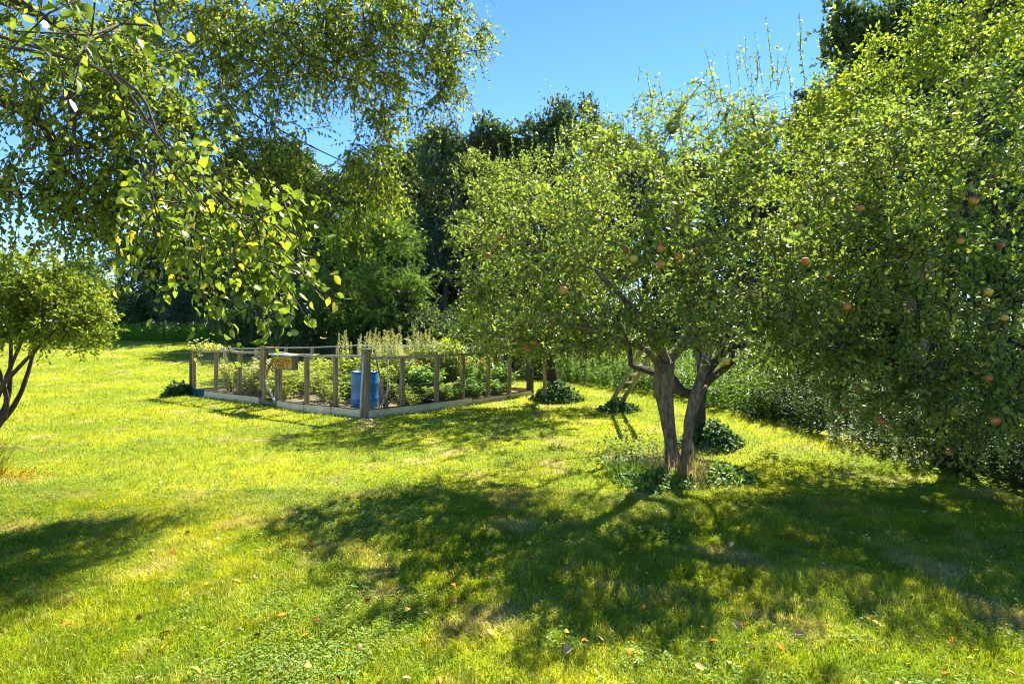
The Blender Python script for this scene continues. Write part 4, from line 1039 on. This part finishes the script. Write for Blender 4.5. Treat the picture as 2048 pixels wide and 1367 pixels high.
# wooden stake in front of the far apple trunk
q = PX(1090, 804, 13.45); z = float(gh(q[0], q[1]))
o = MB().beam((q[0], q[1], z - .05), (q[0] - .01, q[1], z + 1.16), .085, .05, up=(0, 1, 0)).build("stake", M['wood'], bevel=.004); setk(o, "flat wooden stake standing before the far apple trunk", "stake")

# ladder leaning into the dark apple tree
lb = PX(1224, 815, 12.4); lb[2] = float(gh(lb[0], lb[1])); lt = PX(1308, 680, 10.2)
lad = empty("ladder", tuple(lb), "old wooden ladder leaning from an ivy mound into the dark apple tree", "ladder")
dv = (lt - lb); sd = np.array([.11, .02, 0.0])
for s_ in (-1, 1):
    m = MB(); m.beam(tuple(lb + sd * s_ + dv * -.01), tuple(lt + sd * s_), .04, .10, up=(0, .4, .8)); m.build("side_rail", M['ladder'], lad, bevel=.004)
for k in range(8):
    c2 = lb + dv * (.08 + k * .118)
    m = MB(); m.tube([tuple(c2 - sd * 1.12), tuple(c2 + sd * 1.12)], .02, 8); m.build("rung", M['plank'], lad)

# ivy mounds, tufts and weeds at the feet of things
def mound(name, label, cat, c, r, h, n, leaf, size, seed, wid=.8, group=None):
    rng = np.random.default_rng(seed)
    a = rng.uniform(0, 6.28, n); t = rng.random(n) ** .6
    x = c[0] + r * t * np.cos(a) * (1 + .25 * np.sin(3 * a)); y = c[1] + r * t * np.sin(a) * (1 + .25 * np.sin(2 * a))
    pos = np.stack([x, y, gh(x, y) + h * (1 - t ** 1.5) * rng.uniform(.3, 1.1, n) + .02], 1)
    dr = np.stack([np.cos(a), np.sin(a), rng.normal(size=n) * .5], 1) + rng.normal(size=(n, 3)) * .5
    nr = np.stack([np.cos(a) * .5, np.sin(a) * .5, np.ones(n)], 1) + rng.normal(size=(n, 3)) * .35
    ln = size * rng.uniform(.6, 1.3, n)
    cl = Cloud(); cl.add(*leaf_arrays(pos, dr, nr, ln, ln * wid, rng.random(n), 'full'))
    o = cl.build(name, M[leaf]); return setk(o, label, cat, group)
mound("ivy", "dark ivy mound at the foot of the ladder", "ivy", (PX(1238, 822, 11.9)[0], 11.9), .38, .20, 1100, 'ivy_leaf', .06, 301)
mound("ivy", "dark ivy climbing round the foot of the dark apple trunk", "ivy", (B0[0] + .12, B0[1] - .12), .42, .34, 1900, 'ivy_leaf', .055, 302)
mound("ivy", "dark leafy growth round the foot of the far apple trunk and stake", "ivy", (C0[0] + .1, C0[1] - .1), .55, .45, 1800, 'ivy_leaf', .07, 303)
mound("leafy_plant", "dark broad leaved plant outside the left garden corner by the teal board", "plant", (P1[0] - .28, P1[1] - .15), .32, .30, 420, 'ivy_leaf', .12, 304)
def tuft(name, label, cat, c, n, h, r, leaf, wd, seed, bend=.6, group=None):
    rng = np.random.default_rng(seed)
    a = rng.uniform(0, 6.28, n); rr = r * np.sqrt(rng.random(n)); x = c[0] + rr * np.cos(a); y = c[1] + rr * np.sin(a)
    k = 6; s = np.linspace(0, 1, k); V = []; T = []
    az = a + rng.normal(size=n) * .8; L = h * rng.uniform(.5, 1.15, n); bd = bend * rng.uniform(.3, 1.4, n)
    sd_ = np.stack([-np.sin(az), np.cos(az), np.zeros(n)], 1)
    P_ = np.stack([x[:, None] + np.cos(az)[:, None] * (bd * L)[:, None] * s ** 1.8, y[:, None] + np.sin(az)[:, None] * (bd * L)[:, None] * s ** 1.8, gh(x, y)[:, None] - .01 + L[:, None] * (s - .42 * bd[:, None] * s ** 3)], -1)
    w_ = wd * (1 - s ** 2.2 * .93)
    V = np.stack([P_ - sd_[:, None] * w_[None, :, None] / 2, P_ + sd_[:, None] * w_[None, :, None] / 2], 2).reshape(-1, 3)
    base = (np.arange(n) * k * 2)[:, None, None]
    tt = []
    for i in range(k - 1): tt += [(2 * i, 2 * i + 1, 2 * i + 3), (2 * i, 2 * i + 3, 2 * i + 2)]
    T = (np.array(tt)[None] + base).reshape(-1, 3)
    o = big_mesh(name, V, T, M[leaf], None, np.repeat(rng.random(n), k * 2)); return setk(o, label, cat, group)
tuft("grass_tuft", "tuft of dry straw coloured grass at the foot of the main apple tree", "grass tuft", (A0[0] - .02, A0[1] - .10), 560, .38, .36, 'straw', .005, 311, .5)
tuft("grass_tuft", "green long grass standing left of the main apple trunks", "grass tuft", (A0[0] - .42, A0[1] + .05), 420, .26, .34, 'weed_leaf', .008, 312, .6)
tuft("strap_leaf_plant", "strap leaved plant arching in at the lower left edge over orange mulch", "plant", (-5.78, 6.72), 60, .50, .18, 'daylily_leaf', .018, 313, 1.1)
c = Cloud(); rng = np.random.default_rng(320)
x_ = A0[0] - .42 + rng.normal(size=34) * .2; y_ = A0[1] + .15 + rng.normal(size=34) * .3
stem_plants(c, x_, y_, rng.uniform(.25, .55, 34), rng, 20, .06, .5, 'full')
o = c.build("weed_clump", M['ivy_leaf']); setk(o, "clump of leafy weeds just left of the main apple trunk", "weeds", kind="stuff")
mound("leafy_plant", "low broad leaved weeds before the foot of the main apple tree", "weeds", (A0[0] - .28, A0[1] - .38), .42, .12, 420, 'weed_leaf', .06, 321)
mound("leafy_plant", "low green weeds at the right of the main apple trunk's foot", "weeds", (A0[0] + .42, A0[1] - .18), .38, .12, 420, 'weed_leaf', .06, 322)
SPL = ['short silvery weed at the left end of the silvery row', 'tall silvery weed, left of the two tallest', 'tallest silvery leaved weed before the shaded undergrowth', 'tall silvery weed just right of the tallest one', 'middling silvery weed in the middle of the row', 'small silvery weed right of the middle of the row', 'silvery weed near the right end of the row', 'small silvery weed in front of the left end of the row', 'lowest silvery weed between the middle and right ones', 'silvery weed at the right end of the row']
# pale spiky weeds in front of the undergrowth
SP = [(1668, 885, .42), (1685, 895, .62), (1702, 897, .66), (1718, 902, .5), (1738, 905, .42), (1790, 930, .36), (1812, 932, .42), (1660, 893, .3), (1765, 912, .3), (1830, 940, .34)]
for k, (X, Y, h) in enumerate(SP):
    d = F * EYE / (Y - 659); q = PX(X, Y, d); c = Cloud(); rng = np.random.default_rng(330 + k)
    stem_plants(c, q[:1], q[1:2], np.array([h]), rng, 60, .055, .4)
    o = c.build("silvery_weed", M['silver_leaf']); setk(o, SPL[k], "weed", "silvery weeds at the edge of the undergrowth")

# ------------------------------------------------------------------ plants in the garden
def garden_plant(kind, seed):
    rng = np.random.default_rng(seed)
    nm = {'spike': 'spike_plant', 'bushy': 'bushy_plant', 'green': 'vegetable_plant', 'pale': 'pale_plant', 'flower': 'flowering_plant', 'grass': 'feathery_plant', 'white': 'white_flower_plant'}[kind]
    root = empty(nm, (0, 0, 0), "", "")
    n = {'spike': 7, 'bushy': 10, 'green': 9, 'pale': 8, 'flower': 9, 'grass': 14, 'white': 7}[kind]
    st = MB(); cl = Cloud(); tips = []
    for i in range(n):
        a = rng.uniform(0, 6.28); lean = rng.uniform(.05, .34 if kind != 'spike' else .2); h = rng.uniform(.7, 1.0)
        b0 = np.array([rng.normal() * .05, rng.normal() * .05, 0]); tp = b0 + np.array([math.cos(a) * lean, math.sin(a) * lean, h]); md = (b0 + tp) / 2 + np.array([-math.cos(a), -math.sin(a), 0]) * .05
        st.tube([b0, md, tp], [.007, .005, .002], 4); tips.append(tp)
        nl = {'spike': 46, 'bushy': 60, 'green': 64, 'pale': 60, 'flower': 44, 'grass': 40, 'white': 34}[kind]
        s = rng.uniform(.12, .82 if kind == 'spike' else 1, nl)[:, None]
        p = b0 * (1 - s) ** 2 + 2 * md * s * (1 - s) + tp * s ** 2 + rng.normal(size=(nl, 3)) * .03
        aa = rng.uniform(0, 6.28, nl); d = np.stack([np.cos(aa), np.sin(aa), rng.uniform(-.2, .9, nl)], 1); nr = np.stack([-np.cos(aa) * .4, -np.sin(aa) * .4, np.ones(nl)], 1) + rng.normal(size=(nl, 3)) * .3
        ln = {'spike': .10, 'bushy': .075, 'green': .095, 'pale': .07, 'flower': .09, 'grass': .30, 'white': .09}[kind] * rng.uniform(.6, 1.2, nl)
        cl.add(*leaf_arrays(p, d, nr, ln, ln * {'green': .55, 'grass': .07, 'spike': .4}.get(kind, .45), rng.random(nl), 'strip' if kind == 'grass' else 'full'))
    st.build("stem", M['stem'], root)
    cl.build("foliage", M[{'spike': 'garden_leaf', 'bushy': 'garden_leaf', 'green': 'garden_leaf_green', 'pale': 'garden_leaf_pale', 'flower': 'garden_leaf_green', 'grass': 'garden_leaf', 'white': 'garden_leaf_pale'}[kind]], root)
    if kind == 'spike':
        for t in tips:
            f = Cloud(); k = 70; s = rng.random(k); a = rng.uniform(0, 6.28, k); r_ = .014 * (1 - .6 * s)
            p = t + np.stack([r_ * np.cos(a), r_ * np.sin(a), -.05 + .26 * s], 1); d = np.stack([np.cos(a), np.sin(a), .5 + 0 * a], 1)
            f.add(*leaf_arrays(p, d, np.tile([0., 0, 1], (k, 1)) + rng.normal(size=(k, 3)) * .3, np.full(k, .024), np.full(k, .014), rng.random(k)))
            f.build("flower_spike", M['seed_spike'], root)
    if kind in ('flower', 'white'):
        for t in tips[:6]:
            f = Cloud(); k = 16; a = np.arange(k) * 6.28 / 8 + rng.random(); el = np.where(np.arange(k) < 8, .15, .7)
            d = np.stack([np.cos(a) * np.cos(el), np.sin(a) * np.cos(el), np.sin(el)], 1); p = np.tile(t + [0, 0, .01], (k, 1))
            f.add(*leaf_arrays(p, d, np.tile([0., 0, 1], (k, 1)), np.full(k, .045), np.full(k, .03), rng.random(k)))
            f.build("flower", M['petal_orange' if kind == 'flower' else 'petal_white'], root)
    return root
GP = {k: [garden_plant(k, 400 + 10 * i + j) for j in range(2)] for i, k in enumerate(('spike', 'bushy', 'green', 'pale', 'flower', 'grass', 'white'))}
GL = {'spike': ("tall yellow green plant with pale flower spikes, behind the barrel in the garden", "plant", "spike flowered plants in the garden"),
      'bushy': ("bushy yellow green plant growing behind the gate side mesh of the garden", "plant", "bushy plants in the garden"),
      'green': ("bright green leafy vegetable plant behind the right hand mesh of the garden", "plant", "vegetable plants in the garden"),
      'pale': ("pale yellowish straggly plant inside the left part of the garden", "plant", "pale plants in the garden"),
      'flower': ("green plant with orange flowers in the right part of the garden", "flower", "orange flowered plants in the garden"),
      'grass': ("feathery long leaved plant rising right of the flower spikes", "plant", "feathery plants in the garden"),
      'white': ("plant with pale white flower heads left of the gate inside the fence", "flower", "white flowered plants in the garden")}
gused = {k: 0 for k in GP}
rngG = np.random.default_rng(500)
def put(kind, s_, t_, h, w_=1.0):
    q = P0 + (P1 - P0) * s_ + (P2 - P0) * t_
    if q[1] < 12.6 and -3.35 < q[0] < -2.25: return
    i = gused[kind]; gused[kind] += 1
    p = GP[kind][i % 2]; o = p if i < 2 else copy_tree(p)
    o.location = (q[0], q[1], float(gh(q[0], q[1])) + .06); o.rotation_euler = (0, 0, rngG.uniform(0, 6.28)); o.scale = (w_, w_, h)
    setk(o, *GL[kind])
    # the fence panel it is seen through from the lawn, and how deep in the bed it stands
    X = 1024 + F * q[0] / q[1]
    posts_x = [388, 432, 478, 525, 560, 614, 671, 730, 804, 872, 925, 976, 1018, 1057]
    names = ['the leftmost mesh panel', 'the second panel from the left corner', 'the panel left of the gate', 'the gate', 'the panel under the tool box', 'the panel right of the tool box', 'the panel left of the barrel', 'the panel right of the barrel',
             'the second panel right of the barrel', 'the third panel right of the barrel', 'the fourth panel right of the barrel', 'the fifth panel right of the barrel', 'the panel by the dark right corner']
    pi = max(0, min(12, sum(X > v for v in posts_x) - 1)); depth = 'front' if t_ < .3 and s_ < .9 else ('back' if t_ > .62 else 'middle')
    hw_ = 'tall' if h > .75 * (1.5 if kind in ('spike', 'grass') else 1) else 'low'
    what = {'spike': 'pale spiked plant', 'bushy': 'bushy yellow green plant', 'green': 'leafy green vegetable plant', 'pale': 'pale straggly plant', 'flower': 'orange flowered plant', 'grass': 'feathery plant', 'white': 'white flowered plant'}[kind]
    o["label"] = "%s %s behind %s, %s of bed" % (hw_, what, names[pi], depth)
# s_ runs along the gate side (0 near corner .. 1 left corner), t_ along the right side
for _ in range(26): put('bushy', rngG.uniform(.10, .60), rngG.uniform(.05, .5), rngG.uniform(.35, .8), rngG.uniform(.9, 1.4))
for _ in range(16): put('pale', rngG.uniform(.5, .97), rngG.uniform(.05, .5), rngG.uniform(.4, .85), rngG.uniform(.9, 1.3))
for _ in range(12): put('bushy', rngG.uniform(.5, .95), rngG.uniform(.1, .7), rngG.uniform(.5, .95), rngG.uniform(1, 1.4))
for _ in range(24): put('spike', rngG.uniform(.20, .62), rngG.uniform(.40, .80), rngG.uniform(1.0, 1.35), rngG.uniform(1.1, 1.6))
for _ in range(5): put('grass', rngG.uniform(.20, .34), rngG.uniform(.55, .78), rngG.uniform(1.05, 1.3), 1.1)
for _ in range(34): put('green', rngG.uniform(.03, .45), rngG.uniform(.22, .95), rngG.uniform(.35, .85), rngG.uniform(.9, 1.4))
for _ in range(8): put('flower', rngG.uniform(.05, .3), rngG.uniform(.4, .8), rngG.uniform(.8, 1.0), 1.0)
for _ in range(4): put('white', rngG.uniform(.58, .70), rngG.uniform(.05, .15), rngG.uniform(.8, .95), .9)
for _ in range(10): put('bushy', rngG.uniform(.02, .20), rngG.uniform(.2, .5), rngG.uniform(.25, .5), 1.0)
# vines on the rails
def vine(A, B, n, label, seed, mat, h=FH, sp=.07, hangdown=.0, size=.06):
    rng = np.random.default_rng(seed); t = rng.random(n)
    q = A[None] + (B - A)[None] * t[:, None]
    pos = np.stack([q[:, 0] + rng.normal(size=n) * sp * .7, q[:, 1] + rng.normal(size=n) * sp * .7, gh(q[:, 0], q[:, 1]) + h + np.abs(rng.normal(size=n)) * sp - hangdown * rng.random(n) ** 2], 1)
    a = rng.uniform(0, 6.28, n); ln = size * rng.uniform(.6, 1.2, n)
    cl = Cloud(); cl.add(*leaf_arrays(pos, np.stack([np.cos(a), np.sin(a), rng.normal(size=n) * .4], 1), rng.normal(size=(n, 3)) * .5 + [0, 0, 1], ln, ln * .75, rng.random(n), 'full'))
    o = cl.build("vine", M[mat]); setk(o, label, "vine")
vine(onL(.80), onL(1.0), 260, "pale leafed vine heaped on the rail at the left garden corner", 601, 'garden_leaf_pale', sp=.10, size=.08)
vine(onL(.93), onL(1.0), 90, "sparse vine hanging down the posts at the left garden corner", 602, 'garden_leaf_pale', hangdown=.95, sp=.05, size=.06)
vine(onR(.22), onR(.5), 300, "pale vine creeping along the right hand top rail of the garden", 603, 'garden_leaf_pale', sp=.05, size=.06)
vine(seg(P2, P3, .2), seg(P2, P3, .62), 160, "thin green vine on the bare back rail of the garden", 604, 'garden_leaf_green', sp=.12, hangdown=.3, size=.07)

# ------------------------------------------------------------------ fallen leaves and fruit on the lawn
rng = np.random.default_rng(700)
def dead_leaf(mat, seed, curl, tpl='full'):
    r_ = np.random.default_rng(seed)
    V, T, rv = leaf_arrays(np.array([[-.5, 0, 0]]), np.array([[1., 0, 0]]), np.array([[0, 0, 1.]]), np.array([1.]), np.array([r_.uniform(.6, .85)]), np.array([.5]), 'full')
    V[:, 2] += curl * (V[:, 1] ** 2) * 2.2 + curl * .5 * (V[:, 0] ** 2) + r_.normal(size=len(V)) * .02
    me = bpy.data.meshes.new("fallen_leaf"); me.from_pydata([tuple(v) for v in V], [], [tuple(t) for t in T]); me.polygons.foreach_set("use_smooth", [True] * len(T)); me.materials.append(M[mat]); me.update()
    return me
DL = {'dead_tan': ("pale tan fallen leaf lying curled on the grass", "tan leaves fallen on the lawn"), 'dead_orange': ("orange brown fallen leaf lying on the grass", "orange leaves fallen on the lawn"),
      'dead_yellow': ("yellow fallen leaf lying on the grass", "yellow leaves fallen on the lawn"), 'dead_brown': ("dark red brown fallen leaf lying on the grass", "dark leaves fallen on the lawn")}
dm = {k: [dead_leaf(k, 710 + i, cv) for i, cv in enumerate((.5, .9, -.6))] for k in DL}
known = [(475, 1175, 'dead_orange'), (1755, 1255, 'dead_yellow'), (1480, 1250, 'dead_orange'), (1474, 1258, 'dead_tan'), (1040, 1295, 'dead_brown'), (985, 1280, 'dead_yellow'), (393, 1360, 'dead_yellow'), (1202, 1285, 'dead_tan'), (1890, 1352, 'dead_brown'),
         (1545, 1160, 'dead_tan'), (1570, 1164, 'dead_tan'), (1612, 1202, 'dead_yellow'), (1135, 1316, 'dead_tan'), (1262, 1310, 'dead_orange'), (1400, 1345, 'dead_tan'), (1424, 1290, 'dead_orange'), (1243, 1112, 'dead_yellow'), (1064, 1130, 'dead_orange'), (1462, 1090, 'dead_tan'),
         (562, 1247, 'dead_orange'), (375, 1077, 'dead_orange'), (620, 1108, 'dead_brown'), (345, 1115, 'dead_brown'), (903, 1215, 'dead_orange'), (883, 1293, 'dead_orange'), (916, 1020, 'dead_tan'), (330, 1280, 'dead_brown'), (1190, 1184, 'dead_tan'), (1600, 1275, 'dead_tan'), (1560, 1300, 'dead_orange')]
pts = []
for X, Y, k in known:
    d = F * EYE / (Y - 659); pts.append(((X - 1024) / F * d, d, k, .058))
ks = ['dead_tan', 'dead_orange', 'dead_yellow', 'dead_brown']
while len(pts) < 270:
    y = 2.6 + 6.5 * rng.random() ** 1.3; x = rng.uniform(-.84, .84) * y
    if inside_garden(np.array(x), np.array(y), .02) or beyond_hedge(np.array([x]), np.array([y]))[0] > 0: continue
    if rng.random() > .35 + .65 * float(vnoise(x, y, .8, 61)): continue
    pts.append((x, y, ks[int(rng.choice(4, p=[.3, .36, .2, .14]))], rng.uniform(.024, .048)))
for x, y, k, s in pts:
    me = dm[k][int(rng.integers(3))]
    o = bpy.data.objects.new("fallen_leaf", me); col.objects.link(o)
    o.location = (x, y, float(gh(x, y)) + .034); o.rotation_euler = (rng.normal() * .3, rng.normal() * .3, rng.uniform(0, 6.28)); o.scale = (s, s, s)
    colw = {'dead_tan': 'pale tan', 'dead_orange': 'orange brown', 'dead_yellow': 'yellow', 'dead_brown': 'dark red brown'}[k]
    shp = {0: 'slightly cupped', 1: 'curled', 2: 'arched'}[dm[k].index(me)]
    Xf = x / (.84 * y); cw_ = ['far left', 'left', 'centre left', 'centre', 'centre right', 'right', 'far right'][max(0, min(6, int((Xf + 1) * 3.5)))]
    bw_ = 'bottom edge of the lawn' if y < 3.1 else 'near lawn' if y < 3.8 else 'lower middle of the lawn' if y < 4.8 else 'middle of the lawn' if y < 6.2 else 'lawn beside the apple trunk' if y < 7.6 else 'far lawn'
    setk(o, "%s %s fallen leaf on the %s, %s" % (shp, colw, bw_, cw_), "leaf", DL[k][1])
# small leaf litter too fine to count
n = 11000; y = 2.4 + 12 * rng.random(n) ** 1.2; x = rng.uniform(-.9, .9, n) * y
k_ = (vnoise(x, y, .7, 62) * .6 + vnoise(x, y, 2.7, 63) * .4 > .5) & ~inside_garden(x, y, .02) & (beyond_hedge(x, y) < .3); x, y = x[k_], y[k_]; n = len(x)
for nm, sel, mt, lb in (("leaf_litter", slice(0, n // 2), 'straw', "fine pale leaf litter sprinkled over the lawn"), ("brown_litter", slice(n // 2, n), 'dead_orange', "fine orange brown crumbs of leaf litter over the lawn")):
    xx, yy = x[sel], y[sel]; a = rng.uniform(0, 6.28, len(xx)); ln = rng.uniform(.012, .030, len(xx)) * np.maximum(1, yy / 6) ** .5
    c = Cloud(); c.add(*leaf_arrays(np.stack([xx, yy, gh(xx, yy) + .03], 1), np.stack([np.cos(a), np.sin(a), rng.normal(size=len(xx)) * .3], 1), rng.normal(size=(len(xx), 3)) * .4 + [0, 0, 1], ln, ln * .6, rng.random(len(xx))))
    o = c.build(nm, M[mt]); setk(o, lb, "leaf litter", kind="stuff")
# orange mulch by the strap leaved plant
n = 800; a = rng.uniform(0, 6.28, n); r_ = .55 * rng.random(n); x = -5.72 + r_ * np.cos(a) * 1.3; y = 6.66 + r_ * np.sin(a) * .6
ln = rng.uniform(.015, .04, n); a = rng.uniform(0, 6.28, n)
c = Cloud(); c.add(*leaf_arrays(np.stack([x, y, gh(x, y) + .03 * rng.random(n) + .015], 1), np.stack([np.cos(a), np.sin(a), rng.normal(size=n) * .3], 1), rng.normal(size=(n, 3)) * .4 + [0, 0, 1], ln, ln * .4, rng.random(n)))
o = c.build("mulch", M['dead_orange']); setk(o, "orange bark mulch under the strap leaved plant at the lower left", "mulch", kind="stuff")
